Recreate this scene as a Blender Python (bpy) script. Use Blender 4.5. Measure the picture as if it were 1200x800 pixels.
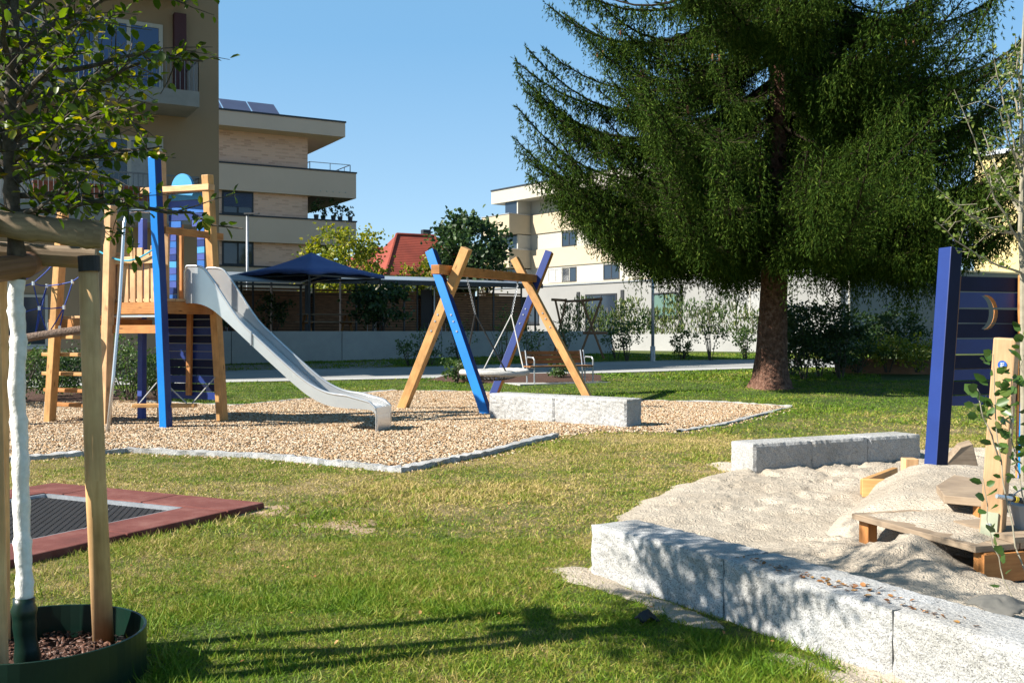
import bpy, bmesh, math, random
import numpy as np
from mathutils import Vector, Matrix
for o in list(bpy.data.objects): bpy.data.objects.remove(o)
SC = bpy.context.scene
COL = SC.collection
R_ = math.radians
# ---------------------------------------------------------------- camera, sky, sun, exposure
CAMZ, PITCH, FPX = 1.42, math.atan(12/1200), 1200.0
cam = bpy.data.cameras.new("camera"); cam.lens = 36; cam.sensor_width = 36; cam.clip_end = 3000; cam.clip_start = .05
camo = bpy.data.objects.new("camera", cam); COL.objects.link(camo)
camo.location = (0, 0, CAMZ); camo.rotation_euler = (math.pi/2-PITCH, 0, 0); SC.camera = camo
SUN_EL, SUN_AZ = R_(37), math.atan2(-.948, -.317)      # azimuth measured from +Y towards +X
W_ = bpy.data.worlds.new("World"); SC.world = W_; W_.use_nodes = True
nt = W_.node_tree; bg = nt.nodes["Background"]
sky = nt.nodes.new("ShaderNodeTexSky"); sky.sky_type = 'NISHITA'; sky.sun_disc = False
sky.sun_elevation = SUN_EL; sky.sun_rotation = SUN_AZ % (2*math.pi); sky.air_density = .8; sky.dust_density = 0.0; sky.ozone_density = 4.0
hsv = nt.nodes.new("ShaderNodeMix"); hsv.data_type = 'RGBA'; hsv.inputs[0].default_value = .62; hsv.inputs[7].default_value = (1.15, 2.95, 4.7, 1)
hz = nt.nodes.new("ShaderNodeMix"); hz.data_type = 'RGBA'; hz.inputs[6].default_value = (2.95, 4.2, 5.0, 1); hz.inputs[7].default_value = (1.35, 3.12, 4.8, 1)
nt.links.new(hz.outputs[2], hsv.inputs[7]); nt.links.new(sky.outputs[0], hsv.inputs[6]); 
wg = nt.nodes.new("ShaderNodeTexCoord"); wz = nt.nodes.new("ShaderNodeSeparateXYZ"); nt.links.new(wg.outputs["Generated"], wz.inputs[0])   # the zenith is deeper than the horizon
wr = nt.nodes.new("ShaderNodeMapRange"); wr.interpolation_type = 'SMOOTHSTEP'; wr.inputs[1].default_value = .30; wr.inputs[2].default_value = .75; wr.inputs[3].default_value = 1.08; wr.inputs[4].default_value = .62; nt.links.new(wz.outputs[2], wr.inputs[0])
wv = nt.nodes.new("ShaderNodeVectorMath"); wv.operation = 'SCALE'; nt.links.new(hsv.outputs[2], wv.inputs[0]); hr = nt.nodes.new("ShaderNodeMapRange"); hr.inputs[1].default_value = 0; hr.inputs[2].default_value = .27; nt.links.new(wz.outputs[2], hr.inputs[0]); nt.links.new(hr.outputs[0], hz.inputs[0]); nt.links.new(wr.outputs[0], wv.inputs[3]); nt.links.new(wv.outputs[0], bg.inputs[0]); bg.inputs[1].default_value = .072
sl = bpy.data.lights.new("sun", 'SUN'); sl.energy = 5.0; sl.angle = R_(.53); sl.color = (1, .94, .84)
slo = bpy.data.objects.new("sun", sl); COL.objects.link(slo)
sdir = Vector((math.sin(SUN_AZ)*math.cos(SUN_EL), math.cos(SUN_AZ)*math.cos(SUN_EL), math.sin(SUN_EL)))
slo.rotation_euler = (-sdir).to_track_quat('-Z', 'Y').to_euler(); slo.location = (-20, -5, 20)
SC.view_settings.view_transform = 'Standard'; SC.view_settings.look = 'None'
SC.view_settings.gamma = 1; SC.view_settings.exposure = 1.28; SC.view_settings.use_curve_mapping = False
SC.render.resolution_x = 1024; SC.render.resolution_y = 682
random.seed(7); RNG = np.random.default_rng(11)

# ---------------------------------------------------------------- helpers
def terr(x, y):
    t = np.clip((np.asarray(y, float)-20)/25.0, 0, 1)
    return .5*(t*t*(3-2*t))*.55 + .5*t*.45
def TZ(x, y): return float(terr(x, y))
def ray(px, py):
    a, v = (px-600)/FPX, (400-py)/FPX
    c, s = math.cos(PITCH), math.sin(PITCH)
    return Vector((a, c+v*s, v*c-s))
def W(px, py, d):                       # point seen at (px,py) at depth d
    r = ray(px, py); return Vector((0, 0, CAMZ))+r*(d/r.y)
def G(px, py, z=None):                  # point on the ground (or the level z) seen at (px,py)
    r = ray(px, py); d = 10.0
    for i in range(60):
        zz = z if z is not None else TZ(0, d)
        t = (zz-CAMZ)/r.z; d = .5*d+.5*min(max(t*r.y, 1), 200)
    return Vector((r.x/r.y*d, d, zz))
def pip(px, py, poly):
    inside = np.zeros(np.shape(px), bool); n = len(poly)
    for i in range(n):
        x0, y0 = poly[i][0], poly[i][1]; x1, y1 = poly[(i+1) % n][0], poly[(i+1) % n][1]
        c = ((y0 > py) != (y1 > py)) & (px < (x1-x0)*(py-y0)/((y1-y0) or 1e-9)+x0)
        inside ^= c
    return inside
def pdist(px, py, poly, closed=True):
    d = np.full(np.shape(px), 1e9); n = len(poly)
    for i in range(n if closed else n-1):
        x0, y0 = poly[i][0], poly[i][1]; x1, y1 = poly[(i+1) % n][0], poly[(i+1) % n][1]
        dx, dy = x1-x0, y1-y0; L = dx*dx+dy*dy or 1e-9
        t = np.clip(((px-x0)*dx+(py-y0)*dy)/L, 0, 1)
        d = np.minimum(d, np.hypot(px-x0-t*dx, py-y0-t*dy))
    return d
_P = RNG.random((64, 64))
def vnoise(x, y):
    xi, yi = np.floor(x).astype(int), np.floor(y).astype(int); fx, fy = x-xi, y-yi
    fx, fy = fx*fx*(3-2*fx), fy*fy*(3-2*fy)
    g = lambda a, b: _P[a % 64, b % 64]
    return (g(xi, yi)*(1-fx)+g(xi+1, yi)*fx)*(1-fy)+(g(xi, yi+1)*(1-fx)+g(xi+1, yi+1)*fx)*fy
def fbm(x, y, o=4):
    s = 0; a = .5
    for i in range(o): s = s+a*vnoise(x*2**i+17*i, y*2**i+5*i); a *= .5
    return s
def sstep(a, b, x):
    t = np.clip((x-a)/(b-a), 0, 1); return t*t*(3-2*t)

def org(p):
    v = Vector((0, 0, 0))
    while p is not None: v = v+Vector(p.location); p = p.parent
    return v
def tag(o, label=None, cat=None, group=None, kind=None):
    if label: o["label"] = label
    if cat: o["category"] = cat
    if group: o["group"] = group
    if kind: o["kind"] = kind
    return o
def empty(name, loc, label, cat, group=None):
    o = bpy.data.objects.new(name, None); COL.objects.link(o); o.location = loc; o.empty_display_size = .2
    return tag(o, label, cat, group)
class MB:
    def __init__(s): s.V = []; s.F = []; s.U = []; s.M = []
    def face(s, idx, uv=None, m=0): s.F.append(tuple(idx)); s.U.append(uv); s.M.append(m)
    def beam(s, A, B, w, h, side=(1, 0, 0), m=0, tw=1.0, th=1.0):
        A, B = Vector(A), Vector(B); a = (B-A); L = a.length; a.normalize(); sd = Vector(side); sd = (sd-a*sd.dot(a)).normalized(); up = a.cross(sd)
        b = len(s.V); off = random.random()*20
        for P, kw, kh in ((A, 1, 1), (B, tw, th)):
            for i, j in ((-1, -1), (1, -1), (1, 1), (-1, 1)): s.V.append(P+sd*(i*w*kw/2)+up*(j*h*kh/2))
        mm = m if isinstance(m, (tuple, list)) else (m,)*6   # -up, +side, +up, -side, endA, endB
        for k in range(4):
            k2 = (k+1) % 4; ww = w if k % 2 == 0 else h; u0 = off+k*.37
            s.face((b+k, b+k2, b+4+k2, b+4+k), [(off, u0), (off, u0+ww), (off+L, u0+ww), (off+L, u0)], mm[k])
        s.face((b+3, b+2, b+1, b), None, mm[4]); s.face((b+4, b+5, b+6, b+7), None, mm[5])
        return s
    def box(s, c, sx, sy, sz, rz=0, m=0):
        c = Vector(c); d = Vector((math.cos(rz), math.sin(rz), 0))
        return s.beam(c-Vector((0, 0, sz/2)), c+Vector((0, 0, sz/2)), sx, sy, side=d, m=m)
    def tube(s, pts, radii, n=8, cap=True, m=0):
        pts = [Vector(p) for p in pts]
        if not isinstance(radii, (list, tuple)): radii = [radii]*len(pts)
        t = (pts[1]-pts[0]).normalized(); x = t.orthogonal().normalized(); b = len(s.V); off = random.random()*20; L = 0; Ls = []
        for i, p in enumerate(pts):
            if i == 0: t = (pts[1]-p)
            elif i == len(pts)-1: t = p-pts[i-1]
            else: t = pts[i+1]-pts[i-1]
            t.normalize(); x = (x-t*x.dot(t)).normalized(); y = t.cross(x)
            if i: L += (p-pts[i-1]).length
            Ls.append(L)
            for k in range(n):
                a = 2*math.pi*k/n; s.V.append(p+(x*math.cos(a)+y*math.sin(a))*radii[i])
        for i in range(len(pts)-1):
            c = 2*math.pi*max(radii[i], .001)/n
            for k in range(n):
                k2 = (k+1) % n; r0 = b+i*n; r1 = r0+n
                s.face((r0+k, r0+k2, r1+k2, r1+k), [(off+Ls[i], k*c), (off+Ls[i], (k+1)*c), (off+Ls[i+1], (k+1)*c), (off+Ls[i+1], k*c)], m)
        if cap:
            s.face([b+k for k in range(n)][::-1], None, m); s.face([b+(len(pts)-1)*n+k for k in range(n)], None, m)
        return s
    def prism(s, pts, ext, m=0, mside=None):
        pts = [Vector(p) for p in pts]; ext = Vector(ext); n = len(pts); b = len(s.V)
        s.V += pts+[p+ext for p in pts]
        nrm = Vector((0, 0, 0))
        for i in range(n): nrm += pts[i].cross(pts[(i+1) % n])
        fl = nrm.dot(ext) > 0
        f1, f2 = list(range(b, b+n)), list(range(b+n, b+2*n))
        s.face(f1[::-1] if fl else f1, None, m); s.face(f2 if fl else f2[::-1], None, m)
        for i in range(n):
            j = (i+1) % n; q = (b+i, b+j, b+n+j, b+n+i); s.face(q if fl else q[::-1], None, m if mside is None else mside)
        return s
    def ball(s, c, r, n=8, m=0, rz=1.0):
        c = Vector(c); b = len(s.V); k = n//2
        for i in range(1, k):
            for j in range(n):
                th = math.pi*i/k; a = 2*math.pi*j/n; s.V.append(c+Vector((math.sin(th)*math.cos(a)*r, math.sin(th)*math.sin(a)*r, math.cos(th)*r*rz)))
        top, bot = len(s.V), len(s.V)+1; s.V += [c+Vector((0, 0, r*rz)), c-Vector((0, 0, r*rz))]
        for i in range(k-2):
            for j in range(n):
                j2 = (j+1) % n; s.face((b+i*n+j, b+(i+1)*n+j, b+(i+1)*n+j2, b+i*n+j2), None, m)
        for j in range(n):
            j2 = (j+1) % n; s.face((top, b+j, b+j2), None, m); s.face((bot, b+(k-2)*n+j2, b+(k-2)*n+j), None, m)
        return s
    def build(s, name, mats, parent=None, loc=None, smooth=False, bevel=0, label=None, cat=None, group=None, kind=None):
        o0 = org(parent) if parent is not None else Vector(loc or (0, 0, 0))
        me = bpy.data.meshes.new(name); me.from_pydata([tuple(v-o0) for v in s.V], [], s.F)
        uvl = me.uv_layers.new(name="UVMap"); li = 0
        for f, u in zip(s.F, s.U):
            if u is None:
                p = [s.V[i] for i in f]; nr = (p[1]-p[0]).cross(p[2]-p[0])
                if abs(nr.z) >= max(abs(nr.x), abs(nr.y)): u = [(q.x, q.y) for q in p]
                elif abs(nr.x) > abs(nr.y): u = [(q.y, q.z) for q in p]
                else: u = [(q.x, q.z) for q in p]
            for q in u: uvl.data[li].uv = q; li += 1
        if not isinstance(mats, (list, tuple)): mats = [mats]
        for m in mats: me.materials.append(m)
        for p, mi in zip(me.polygons, s.M): p.material_index = mi; p.use_smooth = smooth
        me.update(); ob = bpy.data.objects.new(name, me); COL.objects.link(ob)
        if parent is not None: ob.parent = parent
        else: ob.location = o0
        if bevel:
            b = ob.modifiers.new("Bevel", 'BEVEL'); b.width = bevel; b.segments = 2; b.limit_method = 'ANGLE'; b.angle_limit = R_(40)
        return tag(ob, label, cat, group, kind)
def npmesh(name, v, f, mat, parent=None, loc=None, smooth=False, **kw):
    o0 = org(parent) if parent is not None else Vector(loc or (0, 0, 0))
    v = np.asarray(v, np.float32)-np.array(o0, np.float32); f = np.asarray(f, np.int32); n, k = f.shape
    me = bpy.data.meshes.new(name); me.vertices.add(len(v)); me.vertices.foreach_set("co", v.ravel())
    me.loops.add(n*k); me.loops.foreach_set("vertex_index", f.ravel())
    me.polygons.add(n); me.polygons.foreach_set("loop_start", np.arange(0, n*k, k, dtype=np.int32)); me.polygons.foreach_set("loop_total", np.full(n, k, np.int32))
    if smooth: me.polygons.foreach_set("use_smooth", np.ones(n, bool))
    me.update(calc_edges=True)
    for m in (mat if isinstance(mat, (list, tuple)) else [mat]): me.materials.append(m)
    ob = bpy.data.objects.new(name, me); COL.objects.link(ob)
    if parent is not None: ob.parent = parent
    else: ob.location = o0
    return tag(ob, **kw)
def basis(D, roll=None):                # Y axis along D, random roll
    D = D/np.linalg.norm(D, axis=1, keepdims=True); r = RNG.normal(size=D.shape)
    if roll is not None: r = roll+r*.35
    X = np.cross(D, r); X /= np.linalg.norm(X, axis=1, keepdims=True)+1e-9; Z = np.cross(X, D)
    return np.stack([X, D, Z], 2)
def scatter(name, tv, tf, P, B, S, mat, **kw):
    P = np.asarray(P); S = np.asarray(S); S = S[:, None] if S.ndim == 1 else S
    v = np.einsum('nij,nkj->nki', B, tv[None]*S[:, None, :])+P[:, None, :]
    k = len(tv); f = (np.asarray(tf)[None]+(np.arange(len(P))*k)[:, None, None]).reshape(-1, len(tf[0]))
    return npmesh(name, v.reshape(-1, 3), f, mat, **kw)
LEAF_V = np.array([(0, 0, 0), (.3, .28, .07), (.27, .7, .07), (0, 1, -.04), (-.27, .7, .07), (-.3, .28, .07)], float)
LEAF_F = [(0, 1, 2, 3), (0, 3, 4, 5)]
CARD_V = np.array([(0, 0, 0), (.5, .5, 0), (0, 1, 0), (-.5, .5, 0)], float); CARD_F = [(0, 1, 2, 3)]
def _sprig():
    V, F = [], []
    for (b0, ang, az, L, w) in ((0, 0, 0, 1, .21), (0, 0, 1.57, 1, .21), (.12, .6, .8, .7, .18), (.3, .7, 3.6, .6, .18)):
        d = np.array([math.sin(ang)*math.cos(az), math.cos(ang), math.sin(ang)*math.sin(az)]) if ang else np.array([0, 1., 0]); sd = np.array([math.cos(az), 0, math.sin(az)]) if not ang else np.cross(d, [math.cos(az), 0, math.sin(az)]); sd = sd/np.linalg.norm(sd)
        o = np.array([0, b0, 0]); k = len(V); V += [o, o+d*L*.45+sd*w*.5, o+d*L, o+d*L*.45-sd*w*.5]; F.append((k, k+1, k+2, k+3))
    return np.array(V), F
SPRIG_V, SPRIG_F = _sprig()

# ---------------------------------------------------------------- materials
def newmat(name):
    m = bpy.data.materials.new(name); m.use_nodes = True; n = m.node_tree; b = n.nodes["Principled BSDF"]; return m, n, b
def ramp(n, stops, interp='LINEAR'):
    r = n.nodes.new("ShaderNodeValToRGB"); r.color_ramp.interpolation = interp; e = r.color_ramp.elements
    while len(e) < len(stops): e.new(.5)
    for el, (p, c) in zip(e, stops): el.position = p; el.color = (*c, 1)
    return r
def noise(n, vec, scale, detail=4, rough=.6):
    t = n.nodes.new("ShaderNodeTexNoise"); t.inputs["Scale"].default_value = scale; t.inputs["Detail"].default_value = detail; t.inputs["Roughness"].default_value = rough
    n.links.new(vec, t.inputs["Vector"]); return t
def posvec(n, sc=(1, 1, 1)):
    g = n.nodes.new("ShaderNodeNewGeometry"); m = n.nodes.new("ShaderNodeMapping"); m.inputs["Scale"].default_value = sc; n.links.new(g.outputs["Position"], m.inputs[0]); return m.outputs[0]
def uvvec(n, sc=(1, 1, 1)):
    g = n.nodes.new("ShaderNodeUVMap"); m = n.nodes.new("ShaderNodeMapping"); m.inputs["Scale"].default_value = sc; n.links.new(g.outputs[0], m.inputs[0]); return m.outputs[0]
def mixc(n, f, a, b, mode='MIX'):
    x = n.nodes.new("ShaderNodeMix"); x.data_type = 'RGBA'; x.blend_type = mode
    for i, v in ((0, f), (6, a), (7, b)):
        if hasattr(v, 'links'): n.links.new(v, x.inputs[i])
        else: x.inputs[i].default_value = v if i == 0 else (*v, 1)
    return x.outputs[2]
def bump(n, b, h, strength, dist):
    x = n.nodes.new("ShaderNodeBump"); x.inputs["Strength"].default_value = strength; x.inputs["Distance"].default_value = dist
    n.links.new(h, x.inputs["Height"]); n.links.new(x.outputs[0], b.inputs["Normal"]); return x
ALB = .68
def dim(c, k=None): return tuple(x*(ALB if k is None else k) for x in c)
def plain(name, c1, c2=None, scale=3, rough=.6, bs=0, bd=.005, bscale=None, metal=0, spec=.4, c3=None):
    m, n, b = newmat(name); b.inputs["Roughness"].default_value = rough; b.inputs["Metallic"].default_value = metal; b.inputs["Specular IOR Level"].default_value = spec
    if metal < .3: c1 = dim(c1); c2 = dim(c2) if c2 else None; c3 = dim(c3) if c3 else None
    v = posvec(n)
    if c2:
        t = noise(n, v, scale, 6, .65); st = [(.32, c1), (.68, c2)] if not c3 else [(.3, c1), (.5, c2), (.7, c3)]
        r = ramp(n, st); n.links.new(t.outputs[0], r.inputs[0]); n.links.new(r.outputs[0], b.inputs["Base Color"])
    else: b.inputs["Base Color"].default_value = (*c1, 1)
    if bs: t2 = noise(n, v, bscale or scale*8, 5, .6); bump(n, b, t2.outputs[0], bs, bd)
    return m
def wood(name, c1, c2, c3=None, rough=.6, grain=18, knots=True):
    c1 = dim(c1, .8); c2 = dim(c2, .8)
    m, n, b = newmat(name); b.inputs["Roughness"].default_value = rough; b.inputs["Specular IOR Level"].default_value = .3
    v = uvvec(n, (1.2, grain, 1)); t = noise(n, v, 3, 5, .6); r = ramp(n, [(.3, c1), (.7, c2)]); n.links.new(t.outputs[0], r.inputs[0])
    v2 = uvvec(n, (1, 1, 1)); t2 = noise(n, v2, 2.3, 4, .6); r2 = ramp(n, [(.35, (.72, .7, .68)), (.6, (1.1, 1.08, 1.04))]); n.links.new(t2.outputs[0], r2.inputs[0])
    c = mixc(n, 1.0, r.outputs[0], r2.outputs[0], 'MULTIPLY')
    if knots:
        vo = n.nodes.new("ShaderNodeTexVoronoi"); vo.inputs["Scale"].default_value = 1; vk = uvvec(n, (2.1, 9, 1)); n.links.new(vk, vo.inputs["Vector"])
        rk = ramp(n, [(.05, (1, 1, 1)), (.13, (0, 0, 0))]); n.links.new(vo.outputs["Distance"], rk.inputs[0])
        c = mixc(n, rk.outputs[0], c, c3 or tuple(x*.35 for x in c1))
    n.links.new(c, b.inputs["Base Color"]); bump(n, b, t.outputs[0], .35, .003); return m
def leafmat(name, stops, trans=.35, rough=.5):
    m, n, b = newmat(name); g = n.nodes.new("ShaderNodeNewGeometry"); r = ramp(n, [(p, dim(c, .8)) for p, c in stops]); n.links.new(g.outputs["Random Per Island"], r.inputs[0])
    n.links.new(r.outputs[0], b.inputs["Base Color"]); b.inputs["Roughness"].default_value = rough; b.inputs["Specular IOR Level"].default_value = .35
    if trans:
        tr = n.nodes.new("ShaderNodeBsdfTranslucent"); hs = n.nodes.new("ShaderNodeHueSaturation"); hs.inputs["Value"].default_value = 1.7; hs.inputs["Saturation"].default_value = 1.1
        n.links.new(r.outputs[0], hs.inputs["Color"]); n.links.new(hs.outputs[0], tr.inputs[0])
        mx = n.nodes.new("ShaderNodeMixShader"); mx.inputs[0].default_value = trans; n.links.new(b.outputs[0], mx.inputs[1]); n.links.new(tr.outputs[0], mx.inputs[2])
        n.links.new(mx.outputs[0], n.nodes["Material Output"].inputs[0])
    return m
def granite(name, base=.5):
    m, n, b = newmat(name); b.inputs["Roughness"].default_value = .75; v = posvec(n)
    vo = n.nodes.new("ShaderNodeTexVoronoi"); vo.inputs["Scale"].default_value = 210; n.links.new(v, vo.inputs["Vector"])
    rr = ramp(n, [(0, (base*.35,)*3), (.12, (base*.6,)*3), (.3, (base*.85, base*.86, base*.88)), (.8, (base*1.1, base*1.1, base*1.08))])
    sep = n.nodes.new("ShaderNodeSeparateColor"); n.links.new(vo.outputs["Color"], sep.inputs[0]); n.links.new(sep.outputs[0], rr.inputs[0])
    t = noise(n, v, 2.2, 5, .6); r2 = ramp(n, [(.35, (.82, .8, .76)), (.6, (1.05, 1.05, 1.05))]); n.links.new(t.outputs[0], r2.inputs[0])
    c = mixc(n, 1.0, rr.outputs[0], r2.outputs[0], 'MULTIPLY'); n.links.new(c, b.inputs["Base Color"])
    t2 = noise(n, v, 42, 4, .7); bump(n, b, t2.outputs[0], .8, .018); return m
M = {}
M['wood_pale'] = wood('wood_pale', (.60, .34, .16), (.80, .52, .29), rough=.65)
M['wood_orange'] = wood('wood_orange', (.42, .17, .05), (.58, .27, .09), rough=.6)
M['wood_honey'] = wood('wood_honey', (.54, .28, .10), (.70, .41, .17), rough=.55)
M['wood_grey'] = wood('wood_grey', (.27, .2, .14), (.42, .33, .24), rough=.8)
M['wood_brown'] = wood('wood_brown', (.20, .10, .05), (.34, .185, .10), rough=.7, knots=False)
M['stake'] = wood('stake', (.62, .36, .155), (.86, .56, .28), rough=.75, grain=10)
M['log'] = wood('log', (.26, .19, .13), (.45, .34, .23), rough=.85, grain=14)
M['blue'] = plain('blue_paint', (.004, .20, .66), (.006, .24, .74), 2, .35, .15, .002, 60)
M['navy'] = plain('navy_paint_and_shade', (.012, .035, .19), (.016, .046, .24), 2, .4, .2, .002, 60)
M['darknavy'] = plain('dark_navy_paint_and_shade', (.007, .010, .038), (.011, .017, .06), 2, .55, .2, .002, 60, spec=.15)
M['violet'] = plain('violet_paint', (.05, .09, .38), (.07, .12, .46), 4, .45)
M['midblue'] = plain('mid_blue_paint', (.02, .14, .5), (.03, .18, .6), 4, .45)
M['skyblue'] = plain('sky_blue_paint', (.06, .35, .72), (.08, .4, .78), 4, .45)
M['steel'] = plain('brushed_steel', (.58, .58, .58), (.68, .68, .67), 1.3, .27, .03, .001, 90, metal=.7)
M['rail'] = plain('rail_grey', (.16, .17, .19), (.2, .21, .23), 12, .5)
M['galv'] = plain('galvanised', (.32, .34, .36), (.45, .47, .5), 12, .45, metal=.7)
M['black'] = plain('black_rubber', (.018, .018, .02), (.03, .03, .033), 10, .6)
M['darkmetal'] = plain('dark_metal', (.03, .033, .037), (.05, .053, .058), 6, .5)
M['rope_white'] = plain('pale_rope', (.5, .49, .46), (.72, .71, .68), 40, .8, .8, .01, 90)
M['rope_blue'] = plain('blue_rope', (.015, .05, .32), (.03, .09, .45), 60, .7)
M['rope_cyan'] = plain('cyan_cord', (.05, .45, .62), (.08, .5, .7), 60, .7)
M['rubber_red'] = plain('red_rubber', (.13, .032, .024), (.19, .05, .038), 4, .9, .5, .004, 180, c3=(.26, .10, .08))
M['granite'] = granite('granite', .40)
M['green_plastic'] = plain('green_plastic', (.004, .022, .014), (.006, .03, .02), 5, .35)
M['limewash'] = plain('limewash', (.95, .95, .92), (1.2, 1.2, 1.17), 30, .85, .9, .008, 26)
M['bark_dark'] = plain('young_bark', (.05, .04, .03), (.16, .13, .1), 30, .9, .8, .006, 50)
M['bark_pale'] = plain('pale_bark', (.28, .25, .18), (.42, .38, .28), 20, .8)
M['spruce_bark'] = plain('spruce_bark', (.06, .03, .02), (.20, .095, .06), 11, .95, 1, .09, 15, c3=(.36, .22, .16))
M['concrete'] = plain('concrete', (.46, .46, .45), (.56, .56, .54), 1.2, .85, .3, .004, 30)
M['concrete_pale'] = plain('concrete_pale', (.46, .46, .45), (.56, .56, .54), 1, .85, .3, .004, 30)
M['asphalt'] = plain('path_asphalt', (.30, .30, .29), (.40, .40, .385), 1.2, .9, .4, .004, 120)
M['gravel'] = plain('fine_gravel', (.17, .15, .12), (.32, .29, .24), 18, .95, .7, .01, 60)
M['render_brown'] = plain('render_taupe', (.37, .27, .17), (.40, .29, .185), .8, .9, .2, .004, 70)
M['render_band'] = plain('render_band', (.76, .57, .45), (.81, .61, .48), .6, .9)
M['render_cream'] = plain('render_cream', (.56, .47, .33), (.60, .50, .36), .6, .9)
M['render_white'] = plain('render_white', (.33, .33, .325), (.38, .38, .37), .6, .9)
M['render_offwhite'] = plain('render_offwhite', (.56, .52, .44), (.60, .56, .47), .6, .9)
M['render_yellow'] = plain('render_yellow', (.72, .58, .25), (.76, .62, .28), .6, .9)
M['render_shade_blue'] = plain('render_shade_blue', (.12, .16, .26), (.14, .18, .29), .6, .9)
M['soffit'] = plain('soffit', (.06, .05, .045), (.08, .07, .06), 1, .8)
M['oxblood'] = plain('oxblood', (.06, .012, .018), (.08, .018, .022), 1, .6)
M['slab'] = plain('balcony_slab', (.28, .28, .27), (.34, .34, .33), 2, .8)
M['frame_white'] = plain('window_frame_pale', (.55, .53, .47), rough=.5)
M['frame_dark'] = plain('window_frame_dark', (.03, .035, .045), rough=.5)
M['blind'] = plain('blind', (.05, .07, .14), (.06, .085, .17), 1, .6)
M['curtain'] = plain('curtain', (.35, .36, .36), (.5, .5, .5), 6, .8)
M['terracotta'] = plain('terracotta', (.30, .09, .05), (.4, .13, .07), 8, .8)
M['parasol'] = plain('blue_canvas', (.075, .13, .36), (.095, .16, .43), 2, .8)
M['roof_metal'] = plain('roof_metal', (.30, .36, .42), (.38, .43, .5), 1, .45, metal=.2)
M['mulch'] = plain('bark_mulch', (.05, .022, .013), (.14, .065, .04), 30, .95, 1, .02, 55)
M['soil'] = plain('bare_soil', (.34, .23, .14), (.52, .38, .25), 9, .97, .8, .012, 45)
M['tile_red'] = None
def glassmat(name, c, rough=.08):
    m, n, b = newmat(name); b.inputs["Base Color"].default_value = (*c, 1); b.inputs["Roughness"].default_value = rough; b.inputs["Specular IOR Level"].default_value = .7; return m
M['glass'] = glassmat('window_glass', (.018, .028, .045)); M['glass_blue'] = glassmat('blue_glass', (.02, .05, .16), .15); M['glass_green'] = glassmat('green_glass', (.10, .17, .15), .2)
def brick(name):
    m, n, b = newmat(name); b.inputs["Roughness"].default_value = .9; t = n.nodes.new("ShaderNodeTexBrick"); v = uvvec(n); n.links.new(v, t.inputs[0])
    t.inputs["Scale"].default_value = 1; t.inputs["Brick Width"].default_value = .36; t.inputs["Row Height"].default_value = .11; t.inputs["Mortar Size"].default_value = .012; t.inputs["Bias"].default_value = -.55
    t.inputs["Color1"].default_value = (.66, .41, .30, 1); t.inputs["Color2"].default_value = (.30, .15, .10, 1); t.inputs["Mortar"].default_value = (.60, .40, .30, 1)
    n.links.new(t.outputs[0], b.inputs["Base Color"]); return m
M['brick'] = brick('pale_brick')
def tiles():
    m, n, b = newmat('red_roof_tiles'); b.inputs["Roughness"].default_value = .8; t = n.nodes.new("ShaderNodeTexBrick"); v = posvec(n, (1, 1, 1)); n.links.new(v, t.inputs[0])
    no = noise(n, v, .6, 5, .6); r = ramp(n, [(.3, (.16, .024, .012)), (.7, (.26, .042, .02))]); n.links.new(no.outputs[0], r.inputs[0]); n.links.new(r.outputs[0], b.inputs["Base Color"])
    wv = n.nodes.new("ShaderNodeTexWave"); wv.bands_direction = 'Z'; wv.inputs["Scale"].default_value = 1.6; n.links.new(v, wv.inputs[0]); bump(n, b, wv.outputs[1], .5, .06); return m
M['tile_red'] = tiles()
def sandmat():
    m, n, b = newmat('play_sand'); b.inputs["Roughness"].default_value = .95; b.inputs["Specular IOR Level"].default_value = .15; v = posvec(n)
    t = noise(n, v, 1.6, 8, .7); r = ramp(n, [(.3, (.35, .295, .23)), (.5, (.43, .37, .295)), (.7, (.49, .43, .35))]); n.links.new(t.outputs[0], r.inputs[0])
    vo = n.nodes.new("ShaderNodeTexVoronoi"); vo.inputs["Scale"].default_value = 60; n.links.new(v, vo.inputs[0]); rv = ramp(n, [(.02, (.25, .19, .12)), (.06, (1, 1, 1))]); n.links.new(vo.outputs["Distance"], rv.inputs[0])
    n.links.new(mixc(n, .6, r.outputs[0], mixc(n, 1.0, r.outputs[0], rv.outputs[0], 'MULTIPLY')), b.inputs["Base Color"])
    t2 = noise(n, v, 16, 10, .8); wv_ = n.nodes.new("ShaderNodeTexVoronoi"); wv_.feature = 'DISTANCE_TO_EDGE'; wv_.inputs["Scale"].default_value = 7; nz = noise(n, v, 5, 4, .7); vv = n.nodes.new("ShaderNodeVectorMath"); vv.operation = 'ADD'; n.links.new(v, vv.inputs[0]); n.links.new(nz.outputs["Color"], vv.inputs[1]); n.links.new(vv.outputs[0], wv_.inputs["Vector"])
    am = n.nodes.new("ShaderNodeMath"); am.operation = 'MULTIPLY_ADD'; n.links.new(wv_.outputs["Distance"], am.inputs[0]); am.inputs[1].default_value = 1.3; n.links.new(t2.outputs[0], am.inputs[2]); bump(n, b, am.outputs[0], .8, .028); return m
M['sand'] = sandmat()
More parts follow.
